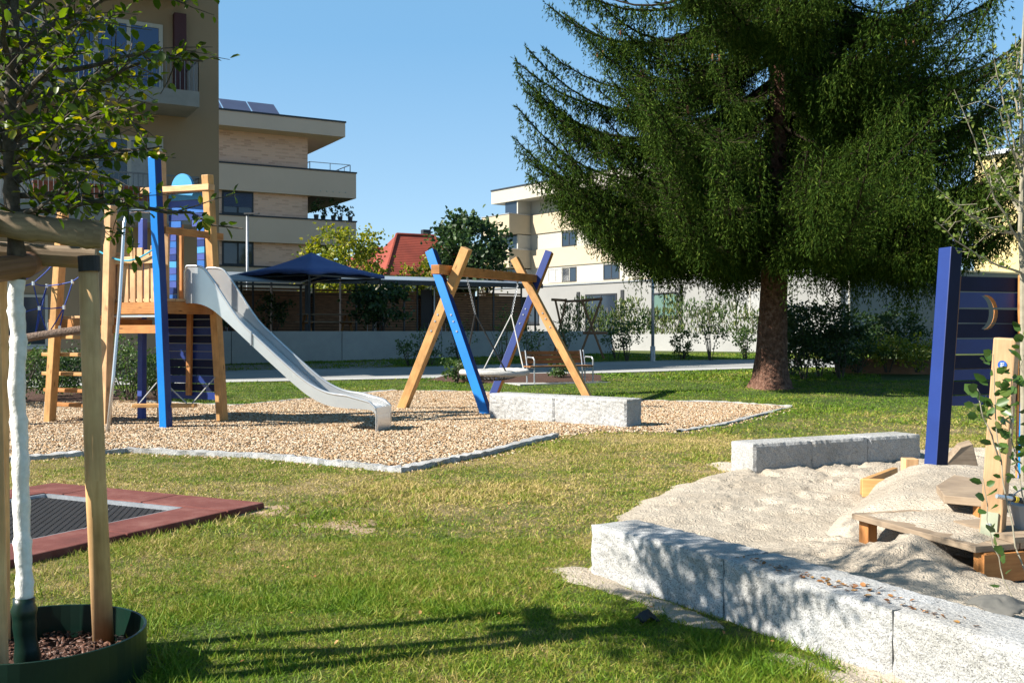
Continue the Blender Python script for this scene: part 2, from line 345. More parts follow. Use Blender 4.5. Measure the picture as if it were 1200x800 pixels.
def grass_nodes(m, n, b, blade):
    v = posvec(n, (1, 1, 1))
    big = noise(n, v, .42, 5, .65); sm = noise(n, v, 4.5, 6, .85); mx = n.nodes.new("ShaderNodeMath"); mx.operation = 'MULTIPLY_ADD'; n.links.new(sm.outputs[0], mx.inputs[0]); mx.inputs[1].default_value = 1.0; n.links.new(big.outputs[0], mx.inputs[2])
    sx = n.nodes.new("ShaderNodeSeparateXYZ"); g = n.nodes.new("ShaderNodeNewGeometry"); n.links.new(g.outputs["Position"], sx.inputs[0])
    dry = n.nodes.new("ShaderNodeMapRange"); dry.inputs[1].default_value = 4.2; dry.inputs[2].default_value = 9.0; dry.inputs[3].default_value = -.30; dry.inputs[4].default_value = -.115; n.links.new(sx.outputs[1], dry.inputs[0])
    dr2 = n.nodes.new("ShaderNodeMapRange"); dr2.inputs[1].default_value = 13.0; dr2.inputs[2].default_value = 19.0; dr2.inputs[3].default_value = 0; dr2.inputs[4].default_value = -.27; n.links.new(sx.outputs[1], dr2.inputs[0])
    a1 = n.nodes.new("ShaderNodeMath"); n.links.new(dry.outputs[0], a1.inputs[0]); n.links.new(dr2.outputs[0], a1.inputs[1])
    a2 = n.nodes.new("ShaderNodeMath"); n.links.new(a1.outputs[0], a2.inputs[0]); n.links.new(mx.outputs[0], a2.inputs[1])
    last = a2.outputs[0]
    if blade:
        rs = n.nodes.new("ShaderNodeMath"); rs.operation = 'MULTIPLY_ADD'; n.links.new(g.outputs["Random Per Island"], rs.inputs[0]); rs.inputs[1].default_value = .34; rs.inputs[2].default_value = -.17
        a3 = n.nodes.new("ShaderNodeMath"); n.links.new(last, a3.inputs[0]); n.links.new(rs.outputs[0], a3.inputs[1]); last = a3.outputs[0]
    k = 1.0
    gs = [(.48, (.075, .165, .007)), (.72, (.17, .245, .018)), (.88, (.29, .26, .05)), (1.0, (.50, .39, .16))] if blade else [(.55, (.045, .07, .012)), (.74, (.085, .10, .022)), (.88, (.16, .13, .055)), (1.0, (.25, .19, .10))]
    r = ramp(n, gs); n.links.new(last, r.inputs[0]); return r.outputs[0]
def grassmat(name, blade):
    m, n, b = newmat(name); c = grass_nodes(m, n, b, blade); n.links.new(c, b.inputs["Base Color"]); b.inputs["Roughness"].default_value = .6 if blade else .95; b.inputs["Specular IOR Level"].default_value = .25
    if blade:
        tr = n.nodes.new("ShaderNodeBsdfTranslucent"); n.links.new(c, tr.inputs[0]); mx = n.nodes.new("ShaderNodeMixShader"); mx.inputs[0].default_value = .3
        n.links.new(b.outputs[0], mx.inputs[1]); n.links.new(tr.outputs[0], mx.inputs[2]); n.links.new(mx.outputs[0], n.nodes["Material Output"].inputs[0])
    else:
        t = noise(n, posvec(n), 35, 5, .7); bump(n, b, t.outputs[0], .9, .03)
    return m
M['ground'] = grassmat('lawn_ground', False); M['blade'] = grassmat('grass_blades', True)
M['spruce'] = leafmat('spruce_needles', [(0, (.020, .046, .007)), (.5, (.038, .080, .010)), (.86, (.078, .132, .015)), (1, (.15, .20, .03))], .10, .75)
M['spruce'].node_tree.nodes['Principled BSDF'].inputs['Specular IOR Level'].default_value = .08
M['leaf_young'] = leafmat('young_tree_leaves', [(0, (.03, .06, .006)), (.5, (.075, .125, .012)), (.84, (.15, .21, .02)), (.95, (.30, .28, .03)), (1, (.5, .36, .03))], .5, .4)
M['leaf_sap'] = leafmat('sapling_leaves', [(0, (.07, .12, .02)), (.6, (.14, .2, .035)), (1, (.27, .3, .07))], .35, .45)
M['leaf_climb'] = leafmat('climber_leaves', [(0, (.035, .085, .015)), (.7, (.08, .15, .03)), (1, (.2, .24, .06))], .3, .3)
M['leaf_dark'] = leafmat('dark_shrub_leaves', [(0, (.015, .04, .012)), (.6, (.035, .075, .02)), (1, (.07, .12, .03))], .25)
M['leaf_mid'] = leafmat('shrub_leaves', [(0, (.035, .075, .018)), (.6, (.07, .13, .03)), (1, (.14, .2, .05))], .3)
M['leaf_yellow'] = leafmat('yellow_tree_leaves', [(0, (.09, .14, .02)), (.5, (.2, .24, .03)), (1, (.42, .38, .04))], .35)
M['leaf_grey'] = leafmat('reed_leaves', [(0, (.06, .10, .025)), (.6, (.12, .17, .04)), (1, (.26, .27, .08))], .3)
M['chips'] = leafmat('wood_chip_pieces', [(0, (.24, .115, .045)), (.2, (.38, .23, .11)), (.5, (.50, .36, .225)), (.85, (.60, .475, .34)), (1, (.72, .63, .50))], 0, .8)
M['chip_bed'] = plain('wood_chip_bed', (.2, .125, .06), (.46, .34, .2), 26, .95, 1, .02, 40)
M['dryleaf'] = leafmat('dry_leaves', [(0, (.12, .05, .02)), (.5, (.32, .14, .04)), (1, (.45, .26, .09))], .1)
M['cone'] = plain('spruce_cone', (.16, .065, .03), (.26, .11, .05), 30, .8)

# ---------------------------------------------------------------- plan of the place (metres)
GRAVEL = [G(-40, 545), G(60, 537), G(150, 530), G(300, 536), G(392, 545), G(470, 553), G(520, 543), G(570, 533), G(650, 512), G(700, 506), G(795, 506), G(850, 497), G(927, 477), G(850, 472), G(750, 470), G(640, 463), G(560, 459.5), G(460, 458), G(365, 467), G(275, 476), G(150, 470), G(-40, 474)]
SAND = [(.45, 6.0), G(715, 615), G(738, 597), G(790, 570), G(850, 554), (2.1, 10.9), (4.6, 12.1), (8, 12.3), (8, 2.5), (2.2, 2.6), (1.95, 3.4), (1.55, 4.05), (1.1, 5.0)]
WALLLINE = [(.455, 5.95), (1.04, 5.05), (1.53, 4.12), (1.86, 3.55), (2.12, 2.6)]
PATH_N = [G(-300, 462), G(-100, 456), G(100, 450), G(270, 446), G(540, 440.5), G(700, 435.5), G(885, 430), G(1010, 428.5), G(1250, 427)]
PATH_F = [p+Vector((-.5, .87, 0))*4.3 for p in PATH_N]
TRC = [Vector((0, 0, 0))]*4
_A = G(310, 589, .05); _e1 = Vector((-.895, .446, 0)); _e2 = Vector((-.446, -.895, 0)); TR = 2.42
TRC = [_A, _A+_e1*TR, _A+_e1*TR+_e2*TR, _A+_e2*TR]
RING_C = Vector((-1.93, 4.15, 0)); RING_R = .42

# ---------------------------------------------------------------- ground, path, kerbs, beds
xs = np.concatenate([[-700, -300, -120, -70], np.arange(-45, 45, 1.0), [45, 70, 120, 300, 700]])
ys = np.concatenate([[-60, -20], np.arange(-8, 100, 1.0), [100, 140, 250, 500, 1200]])
X, Y = np.meshgrid(xs, ys); Z = terr(X, Y); nx, ny = len(xs), len(ys)
idx = np.arange(nx*ny).reshape(ny, nx); F = np.stack([idx[:-1, :-1], idx[:-1, 1:], idx[1:, 1:], idx[1:, :-1]], -1).reshape(-1, 4)
npmesh("lawn_ground", np.stack([X, Y, Z], -1).reshape(-1, 3), F, M['ground'], smooth=True, kind="structure", label="mown lawn with green and dry straw coloured patches", cat="lawn")
def strip(name, A, B, dz, mat, label, cat):
    mb = MB(); n = len(A); Av, Bv = [], []
    for a, b in zip(A, B): Av.append(Vector((a[0], a[1], TZ(a[0], a[1])+dz))); Bv.append(Vector((b[0], b[1], TZ(b[0], b[1])+dz)))
    mb.V = Av+Bv
    for i in range(n-1): mb.face((i, i+1, n+i+1, n+i))
    return mb.build(name, mat, kind="structure", label=label, cat=cat)
def densify(P, k=8):
    out = []
    for a, b in zip(P[:-1], P[1:]):
        for i in range(k): out.append(Vector(a).lerp(Vector(b), i/k))
    return out+[Vector(P[-1])]
PN, PF = densify(PATH_N), densify(PATH_F)
strip("path", PN, PF, .012, M['asphalt'], "grey asphalt footpath crossing behind the playground", "path")
EDGE = [p+Vector((.4, -.8, 0))*.85 for p in PN]  # edging widened, its pale band partly standing in for sunlit path
strip("path_edging", EDGE, PN, .02, M['concrete_pale'], "pale concrete edging strip, widened as painted sunlight along the near side of the footpath", "kerb")
strip("path_edging_far", PF, [p+Vector((-.4, .8, 0))*.15 for p in PF], .02, M['concrete_pale'], "thin pale edging along the far side of the footpath", "kerb")
def sheet(name, poly, res, hfun, mat, pad=.3, **kw):
    P = np.array([(p[0], p[1]) for p in poly]); x0, y0 = P.min(0)-pad; x1, y1 = P.max(0)+pad
    xs = np.arange(x0, x1, res); ys = np.arange(y0, y1, res); X, Y = np.meshgrid(xs, ys)
    d = pdist(X, Y, poly); d = np.where(pip(X, Y, poly), d, -d); Z = hfun(X, Y, d)
    keep = d > -pad*.9; ny, nx = X.shape; idx = np.arange(nx*ny).reshape(ny, nx)
    k = keep[:-1, :-1] & keep[:-1, 1:] & keep[1:, 1:] & keep[1:, :-1]
    F = np.stack([idx[:-1, :-1][k], idx[:-1, 1:][k], idx[1:, 1:][k], idx[1:, :-1][k]], -1)
    used = np.unique(F); re = -np.ones(nx*ny, int); re[used] = np.arange(len(used))
    return npmesh(name, np.stack([X, Y, Z], -1).reshape(-1, 3)[used], re[F], mat, smooth=True, **kw)
def hgravel(X, Y, d): return terr(X, Y)-.03+.055*sstep(-.1, .25, d)+.03*(fbm(X*2, Y*2)-.5)
sheet("wood_chip_bed", GRAVEL, .12, hgravel, M['chip_bed'], kind="structure", label="bed of pale wood chips under the slide and basket swing", cat="play bed")
# ground-in-front-of-terrace gravel strip and planting beds
strip("gravel_strip", [G(90, 436), G(262, 434), G(430, 432), G(462, 428)], [G(90, 431), G(262, 428.5), G(430, 424), G(452, 423)], .016, M['gravel'], "strip of fine grey gravel at the foot of the concrete terrace wall", "gravel")
def blob(cx, cy, rx, ry, n=26, rz=.45):
    return [(cx+math.cos(rz)*math.cos(a)*rx-math.sin(rz)*math.sin(a)*ry, cy+math.sin(rz)*math.cos(a)*rx+math.cos(rz)*math.sin(a)*ry) for a in [2*math.pi*i/n for i in range(n)]]
bed = [G(500, 446), G(560, 449), G(640, 449), G(705, 446), G(702, 439), G(650, 438), G(570, 439), G(515, 441)]
sheet("mulch_bed", bed, .25, lambda X, Y, d: terr(X, Y)-.02+.07*sstep(-.2, .3, d), M['mulch'], kind="structure", label="brown bark mulch bed around the bench shrubs", cat="planting bed")
sheet("shrub_bed", [G(-60, 476), G(150, 472), G(200, 471), G(190, 458), G(60, 455), G(-60, 458)], .25, lambda X, Y, d: terr(X, Y)-.02+.06*sstep(-.2, .3, d), M['mulch'], kind="structure", label="dark soil bed under the shrubs behind the climbing tower", cat="planting bed")
# kerb around the chips: rough granite edging
def kerb(name, P, w, h, label):
    P = densify([Vector((p[0], p[1], 0)) for p in P], 14); mb = MB(); n = len(P)
    for i, p in enumerate(P):
        t = (P[min(i+1, n-1)]-P[max(i-1, 0)]).normalized(); s = Vector((-t.y, t.x, 0)); z = TZ(p.x, p.y); j = lambda a: random.uniform(-a, a)
        mb.V += [p+s*(w/2+j(.015))+Vector((0, 0, z-.05)), p+s*(w/2+j(.02))+Vector((0, 0, z+h+j(.012))), p-s*(w/2+j(.02))+Vector((0, 0, z+h+j(.012))), p-s*(w/2+j(.03))+Vector((0, 0, z-.05))]
    for i in range(n-1):
        for k in range(3): mb.face((4*i+k, 4*i+k+1, 4*i+5+k, 4*i+4+k))
    return mb.build(name, M['granite'], kind="structure", label=label, cat="kerb")
kerb("kerb", GRAVEL[0:9], .12, .055, "rough granite kerb along the near edge of the wood chips")
kerb("kerb_back", GRAVEL[12:], .09, .03, "thin stone kerb along the far edge of the wood chips")
kerb("kerb_side", GRAVEL[10:13], .08, .025, "thin stone kerb at the right tip of the wood chips")

# sand
MND = [(2.20, 5.74, .34, .19), (2.5, 6.4, .5, .05), (2.15, 5.35, .35, .10), (2.5, 5.0, .4, .08), (2.95, 6.9, .5, .12), (1.9, 6.2, .35, .04)]
def hsand(X, Y, d):
    z = -.04+.095*sstep(-.22, .22, d+.25*(fbm(X*3, Y*3)-.5))
    w = pdist(X, Y, WALLLINE, False); z = z+.17*sstep(1.3, .25, w)*sstep(-.02, .2, d)
    for cx, cy, r, h in MND: z = z+h*np.exp(-((X-cx)**2+(Y-cy)**2)/(2*(r*.6)**2))
    z = z+.05*(fbm(X*1.6, Y*1.6)-.45)+.045*(fbm(X*6, Y*6, 4)-.45)*sstep(0, .4, d)
    f = fbm(X*3.3+9, Y*3.3); z = z-.045*sstep(.60, .72, f)*sstep(0, .3, d)
    z = z-.028*sstep(.52, .66, fbm(X*6.5+40, Y*6.5, 3))*sstep(0, .3, d)+.018*sstep(.62, .7, fbm(X*14+4, Y*14, 2))*sstep(0, .3, d)
    q = fbm(X*9+3, Y*9+31, 3); z = z+.02*np.abs(q-.45)*2*sstep(0, .3, d)
    return z
sheet("sand", SAND, .03, hsand, M['sand'], pad=.35, kind="structure", label="pale trampled sand filling the sandpit", cat="sand")
SOIL = []
def soil(px, py, rx, ry, rz=.0, mat='soil', name="soil_patch"):
    c = G(px, py); p = blob(c.x, c.y, rx, ry, rz=rz); SOIL.append((p, c))
    sheet(name, p, .05, lambda X, Y, d: terr(X, Y)-.01+.014*sstep(-.15, .12, d+.9*(fbm(X*3.6+c.x, Y*3.6)-.55)), M[mat], pad=.25, kind="structure", label="bare dry soil worn into the lawn", cat="soil")
soil(250, 600, .75, .38, .4); soil(410, 614, .3, .2)
wl = [(.26, 6.15), (.36, 5.85), (.78, 5.1), (1.2, 4.3), (1.5, 3.5), (1.9, 3.5), (1.45, 4.2), (1.0, 5.05), (.5, 5.98), (.5, 6.4)]
sheet("worn_sand_strip", wl, .05, lambda X, Y, d: -.025+.04*sstep(-.12, .12, d+.45*(fbm(X*3, Y*3)-.5)), M['sand'], pad=.2, kind="structure", label="spilled sand along the foot of the granite wall", cat="sand")
SOIL.append((wl, None))

# ---------------------------------------------------------------- grass
def grass_zone(N, y0, y1, hw, L, wd, seed):
    r = np.random.default_rng(seed); y = np.sqrt(r.random(N)*(y1*y1-y0*y0)+y0*y0); x = (r.random(N)*2-1)*y*hw
    keep = ~pip(x, y, [(p[0], p[1]) for p in GRAVEL])
    keep &= ~(pip(x, y, SAND) & (pdist(x, y, SAND) > .12*r.random(N)))
    keep &= ~pip(x, y, [(p[0], p[1]) for p in TRC])
    keep &= np.hypot(x-RING_C.x, y-RING_C.y) > RING_R+.02
    keep &= ~pip(x, y, [(p[0], p[1]) for p in EDGE]+[(p[0], p[1]) for p in PF][::-1])
    keep &= ~pip(x, y, [(p[0], p[1]) for p in bed])
    wp = WALLLINE+[(a+.35, b+.15) for a, b in WALLLINE][::-1]; keep &= ~pip(x, y, wp)
    for p, c in SOIL:
        ins = pip(x, y, p); keep &= ~(ins & (r.random(N) > .25+.5*(fbm(x*2.6+(c.x if c else 0), y*2.6) < .42)))
    dens = fbm(x*1.1+3, y*1.1); keep &= r.random(N) < .55+.75*sstep(.3, .6, dens)
    x, y = x[keep], y[keep]; n = len(x); z = terr(x, y)-.004
    long = (1+.9*(fbm(x*.9, y*.9) > .56))*np.where(y < 4.6, 1.25, 1)
    D = np.stack([r.normal(size=n)*.95, r.normal(size=n)*.95, np.ones(n)*.7], 1)
    S = np.stack([wd*(.6+.8*r.random(n)), L*long*(.5+.9*r.random(n)), np.ones(n)*L], 1)
    return np.stack([x, y, z], 1), basis(D), S
BL_V = np.array([(-.5, 0, 0), (.5, 0, 0), (.36, .55, .12), (-.36, .55, .12), (0, 1, .42), (0, 1, .42)], float); BL_F = [(0, 1, 2, 3), (3, 2, 4, 5)]
for N, y0, y1, hw, L, wd, sd, nm in ((330000, 3.2, 7.0, .56, .027, .0042, 1, "grass_near"), (300000, 7.0, 14.0, .56, .029, .0075, 2, "grass_middle"), (150000, 14, 27, .6, .036, .015, 3, "grass_far"), (90000, 27, 43, .36, .05, .03, 4, "grass_back")):
    P, B, S = grass_zone(N, y0, y1, hw, L, wd, sd)
    scatter("grass", BL_V, BL_F, P, B, S, M['blade'], kind="stuff", label={"grass_near": "short green and straw grass blades in the foreground lawn", "grass_middle": "mown dry grass between trampoline, sandpit and wood chips", "grass_back": "strip of shaded green grass beyond the footpath", "grass_far": "bright green grass under the spruce and by the path"}[nm], cat="grass")
# wood chips
N = 175000; r = np.random.default_rng(5); GP = np.array([(p[0], p[1]) for p in GRAVEL]); x = r.uniform(GP[:, 0].min(), GP[:, 0].max(), N); y = r.uniform(GP[:, 1].min(), GP[:, 1].max(), N)
k = pip(x, y, [tuple(p) for p in GP]); k2 = (~k) & (pdist(x, y, [tuple(p) for p in GP]) < .25) & (r.random(N) < .12); k = k | k2; x, y = x[k], y[k]; n = len(x)
CH_V = np.array([(-.5, -.5, 0), (.5, -.4, .1), (.45, .5, 0), (-.4, .5, .1), (-.4, -.4, .5), (.4, -.5, .45), (.5, .4, .5), (-.5, .4, .55)], float); CH_F = [(4, 5, 6, 7), (0, 1, 5, 4), (1, 2, 6, 5), (2, 3, 7, 6), (3, 0, 4, 7)]
th = r.random(n)*6.28; D = np.stack([np.cos(th), np.sin(th), r.normal(size=n)*.35], 1)
dd = pdist(x, y, [tuple(p) for p in GP]); dd = np.where(pip(x, y, [tuple(p) for p in GP]), dd, -dd)
S = np.stack([.013+.015*r.random(n), .022+.030*r.random(n), .010+.010*r.random(n)], 1)
scatter("wood_chips", CH_V, CH_F, np.stack([x, y, np.maximum(hgravel(x, y, dd), terr(x, y))+.003], 1), basis(D, np.array([[0., 0, 1]])), S, M['chips'], kind="stuff", label="loose pale tan and orange wood chips spread over the play bed", cat="wood chips")

# ---------------------------------------------------------------- granite blocks
def block(c0, c1, depth, h, z0, label, group, rough=.02, name="granite_block"):
    """block between ground corners c0,c1 (front face), going back by depth (to the left of c0->c1)"""
    c0, c1 = Vector((*c0[:2], 0)), Vector((*c1[:2], 0)); t = (c1-c0); L = t.length; t.normalize(); s = Vector((-t.y, t.x, 0))
    bm = bmesh.new(); bmesh.ops.create_cube(bm, size=1); 
    bmesh.ops.scale(bm, vec=(L, depth, h), verts=bm.verts)
    bmesh.ops.subdivide_edges(bm, edges=[e for e in bm.edges if abs((e.verts[0].co-e.verts[1].co).x) > .5*L], cuts=int(L/.035), use_grid_fill=True)
    bmesh.ops.subdivide_edges(bm, edges=[e for e in bm.edges if abs((e.verts[0].co-e.verts[1].co).y) > .5*depth], cuts=int(depth/.035), use_grid_fill=True)
    bmesh.ops.subdivide_edges(bm, edges=[e for e in bm.edges if abs((e.verts[0].co-e.verts[1].co).z) > .5*h], cuts=int(h/.035), use_grid_fill=True)
    rr = random.Random(hash(label) & 0xffff if False else len(label)*7+int(c0.x*100))
    for v in bm.verts:
        ex = abs(abs(v.co.x)-L/2) < 1e-4; ey = abs(abs(v.co.y)-depth/2) < 1e-4; ez = abs(abs(v.co.z)-h/2) < 1e-4
        e = ex+ey+ez
        if e >= 2:
            a = rr.uniform(.3, 1)*rough*.8
            if ex: v.co.x -= math.copysign(a*.12, v.co.x)
            if ey: v.co.y -= math.copysign(a, v.co.y)
            if ez and v.co.z > 0: v.co.z -= a*.7
        elif not (ez and v.co.z > 0):
            if ey: v.co.y += rr.uniform(-1, .4)*rough*.35
            if ex: v.co.x += rr.uniform(-1, 0)*rough*.3
        else: v.co.z += rr.uniform(-.5, .3)*rough*.2
    mid = (c0+c1)/2+s*depth/2
    mt = Matrix.Translation(Vector((0, 0, h/2)))
    rot = Matrix.Rotation(math.atan2(t.y, t.x), 4, 'Z')
    bmesh.ops.transform(bm, matrix=rot @ mt, verts=bm.verts)
    me = bpy.data.meshes.new(name); bm.to_mesh(me); bm.free(); me.materials.append(M['granite']); ob = bpy.data.objects.new(name, me); COL.objects.link(ob)
    ob.location = (mid.x, mid.y, z0)
    return tag(ob, label, "granite block", group)
wlab = ["granite block at the far left end of the sandpit wall nearest the camera", "granite block in the near sandpit wall under the dappled shade and dry leaves", "granite block of the near sandpit wall right of the leaf littered one", "granite block running out of the bottom right corner of the picture"]
for i in range(4):
    a, b = Vector(WALLLINE[i]), Vector(WALLLINE[i+1]); u = (b-a).normalized()*.006
    block(a+u*.4, b-u*.4, .34, .34, -.04, wlab[i], "granite blocks forming the near sandpit wall", .018)
p2 = Vector((2.36, 10.0)); e = Vector((.904, .427)); f2 = ["left end granite block of the shaded row behind the sandpit", "middle granite block of the shaded row behind the sandpit", "right end granite block of the shaded row, beside the blue post"]
for i in range(3): block(p2+e*(.745*i+.002), p2+e*(.745*(i+1)-.002), .36, .37, -.05, f2[i], "granite blocks in the row behind the sandpit", .02)
p1 = Vector((-.369, 16.4)); p1b = Vector((1.66, 14.85)); 
block(p1, p1.lerp(p1b, .4995), .44, .46, -.03, "left pale rough granite block on the wood chips beside the blue swing leg", "pale granite blocks on the wood chips", .03)
block(p1.lerp(p1b, .5005), p1b, .44, .46, -.03, "right pale rough granite block at the edge of the wood chips, dark end face", "pale granite blocks on the wood chips", .03)

# ================================================================ BUILDINGS
GU = Vector((.868, .496, 0)); GN = Vector((.496, -.868, 0)); UP = Vector((0, 0, 1))
class Fac:                                # a facade plane: origin, direction along it, outward normal
    def __init__(s, o, u, n): s.o, s.u, s.n = Vector(o), Vector(u), Vector(n)
    def p(s, a, z, d=0): return Vector((s.o.x, s.o.y, 0))+s.u*a+s.n*d+UP*z
    def box(s, mb, a0, a1, z0, z1, d0, d1, m=0):
        mb.prism([s.p(a0, z0, d0), s.p(a1, z0, d0), s.p(a1, z1, d0), s.p(a0, z1, d0)], s.n*(d1-d0), m); return mb
def window(f, par, a0, a1, z0, z1, frame, glass, cols=2, fw=.07, blind=None, bh=.5, d=0, sill=True, name="window"):
    w = MB(); D = d+.05
    f.box(w, a0, a1, z0, z0+fw, d+.002, D); f.box(w, a0, a1, z1-fw, z1, d+.002, D)
    for i in range(cols+1):
        x = a0+(a1-a0-fw)*i/cols; f.box(w, x, x+fw, z0+fw, z1-fw, d+.002, D)
    wo = w.build(name, frame, par)
    g = MB()
    for i in range(cols):
        x0 = a0+(a1-a0-fw)*i/cols+fw; x1 = a0+(a1-a0-fw)*(i+1)/cols
        f.box(g, x0, x1, z0+fw, z1-fw, d+.003, d+.02)
    g.build("pane", glass, wo)
    if blind:
        b = MB(); n = int((z1-z0)*bh/.09)
        for i in range(n):
            zz = z1-fw-.09*(i+1); f.box(b, a0+fw, a1-fw, zz, zz+.08, d+.052, d+.075)
        b.build("blind", blind, wo)
    if sill:
        s_ = MB(); f.box(s_, a0-.05, a1+.05, z0-.06, z0-.001, d+.002, d+.12); s_.build("sill", M['frame_dark'] if frame is M['frame_dark'] else M['galv'], wo)
    return wo
def railing(f, par, a0, a1, z0, z1, d0, d1, gap=.12, r=.011, sides=(True, True), mat=None):
    m = MB()
    def run(P, Q):
        L = (Q-P).length; n = max(1, int(L/gap))
        m.beam(P+UP*(z1-z0), Q+UP*(z1-z0), .045, .03, side=UP); m.beam(P+UP*.05, Q+UP*.05, .03, .02, side=UP)
        for i in range(n+1):
            q = P.lerp(Q, i/n); m.tube([q+UP*.05, q+UP*(z1-z0)], r, 4, False)
    run(f.p(a0, z0, d1), f.p(a1, z0, d1))
    if sides[0]: run(f.p(a0, z0, d0), f.p(a0, z0, d1))
    if sides[1]: run(f.p(a1, z0, d0), f.p(a1, z0, d1))
    return m.build("railing", mat or M['galv'], par)

# --- building 1: taupe block on the left (facade runs left from its right corner)
C1 = Vector((-8.57, 30.0, 0)); f1 = Fac(C1, -GU, GN)
b1 = empty("apartment_building", C1, "tall taupe apartment building at the left edge with railed balconies in shade", "building")
mb = MB(); Z1 = 14.6
base = [f1.p(0, -.3), f1.p(6.3, -.3), f1.p(6.3, -.3, -12.5), f1.p(0, -.3, -12.5)]
mb.prism(base, UP*(Z1+.3)); mb.build("wall", M['render_brown'], b1)
mb = MB(); mb.prism([f1.p(-.25, Z1+.001, .25), f1.p(6.5, Z1+.001, .25), f1.p(6.5, Z1+.001, -12.7), f1.p(-.25, Z1+.001, -12.7)], UP*.25); mb.build("roof", M['frame_dark'], b1)
for zi, z in enumerate((4.33, 7.56, 10.85)):
    for (a0, a1) in ((.92, 6.2),):
        s_ = MB(); f1.box(s_, a0, a1, z, z+.2, .003, 1.6); f1.box(s_, a0, a1, z+.2, z+.42, 1.5, 1.602); so = s_.build("balcony", M['slab'], b1)
        railing(f1, so, a0+.02, a1-.02, z+.2, z+1.3, .05, 1.58, mat=M['rail'])
        if zi < 2 or True:
            for (w0, w1) in ((1.5, 4.2), (4.6, 6.1)):
                w0 += a0-.84; w1 += a0-.84
                window(f1, b1, w0, w1, z+.45, z+2.55, M['frame_white'], M['glass_blue'] if z > 6 else M['glass'], 3, .11, sill=False)
                if z < 6:
                    for q0_, q1_ in ((w0+.15, w0+.9), (w1-.8, w1-.2)): cu = MB(); f1.box(cu, q0_, q1_, z+.6, z+2.4, .022, .035); cu.build("curtain", M['curtain'], b1)
        if z < 6 : continue
        o_ = MB(); f1.box(o_, a0+.05, a0+.38, z+.21, z+2.9, .004, .25); o_.build("screen_panel", M['oxblood'], b1)
vt = MB(); v0 = 3.1
f1.box(vt, 3.0, 3.26, 1.42, 1.68, .002, .03); vt2 = MB(); f1.box(vt2, 3.05, 3.21, 1.47, 1.63, .031, .04)
vo_ = vt.build("vent", M['frame_white'], b1); vt2.build("grille", M['frame_dark'], vo_)
window(f1, b1, 4.6, 6.0, 1.0, 2.4, M['frame_white'], M['glass'], 2)
for (a, c, l) in ((2.2, 1.35, "wide terracotta planter box hanging on the lower balcony railing"), (3.6, .5, "small terracotta pot beside the balcony post on the lower balcony"), (4.6, .9, "terracotta planter at the left on the lower balcony")):
    m = MB(); p = f1.p(a, 4.95, 1.28); t = f1.u*(c/2)
    m.prism([p-t-f1.n*.1, p+t-f1.n*.1, p+t+f1.n*.1, p-t+f1.n*.1], UP*.3); m.prism([p-t*1.04-f1.n*.13+UP*.3, p+t*1.04-f1.n*.13+UP*.3, p+t*1.04+f1.n*.13+UP*.3, p-t*1.04+f1.n*.13+UP*.3], UP*.05)
    m.build("planter", M['terracotta'], loc=p, label=l, cat="planter", group="planters on the left building's balcony")

# --- building 2: banded brick apartments
C2 = Vector((-12.47, 62.6, 0)); f2_ = Fac(C2, -GU, GN)
b2 = empty("apartment_building", C2, "four storey apartment building of pale brick with wide beige balcony bands", "building")
m = MB(); m.prism([f2_.p(0, -.3), f2_.p(30, -.3), f2_.p(30, -.3, -14), f2_.p(0, -.3, -14)], UP*13.5); m.build("wall", M['brick'], b2)
for (z0, z1) in ((9.66, 11.2), (6.70, 8.18), (3.72, 5.2), (.9, 2.25)):
    m = MB(); f2_.box(m, -3.0, 30.2, z0, z1, -9, .35); bb = m.build("balcony_band", M['render_band'], b2)
    m = MB(); f2_.box(m, -3.05, 30.3, z1+.001, z1+.09, -9.05, .40); m.build("coping", M['frame_dark'], bb)
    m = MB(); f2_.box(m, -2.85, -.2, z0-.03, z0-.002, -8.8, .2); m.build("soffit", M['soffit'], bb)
    for i in range(5): m = MB(); m.ball(f2_.p(-2.3+.4*i, z0+.32, .355), .045, 6); m.build("spout", M['frame_white'], bb)
m = MB(); f2_.box(m, -1.9, 30.5, 13.2, 14.05, -15, 1.4); ro = m.build("roof", M['render_band'], b2)
m = MB(); f2_.box(m, -1.95, 30.6, 14.051, 14.15, -15.1, 1.45); m.build("coping", M['frame_dark'], ro)
m = MB()
for i in range(9):
    a = 1.9+i*1.7; m.prism([f2_.p(a, 14.25, .6), f2_.p(a+1.6, 14.25, .6), f2_.p(a+1.6, 15.1, -.7), f2_.p(a, 15.1, -.7)], Vector((0, 0, .06))); m.beam(f2_.p(a+.8, 14.12, -.6), f2_.p(a+.8, 15.05, -.6), .05, .05)
m.build("solar_panel", M['blind'], ro)
for (z0, z1, bl) in ((8.3, 9.65, .62), (5.3, 6.69, 0), (2.4, 3.7, 0)):
    for a0 in (3.35, 8.0, 12.5):
        window(f2_, b2, a0, a0+1.85, z0, z1, M['frame_dark'], M['glass'], 2, .1, M['blind'] if bl else None, bl or .5)
railing(f2_, b2, -2.7, -.1, 11.29, 11.75, -6, .1, gap=.9, r=.03)
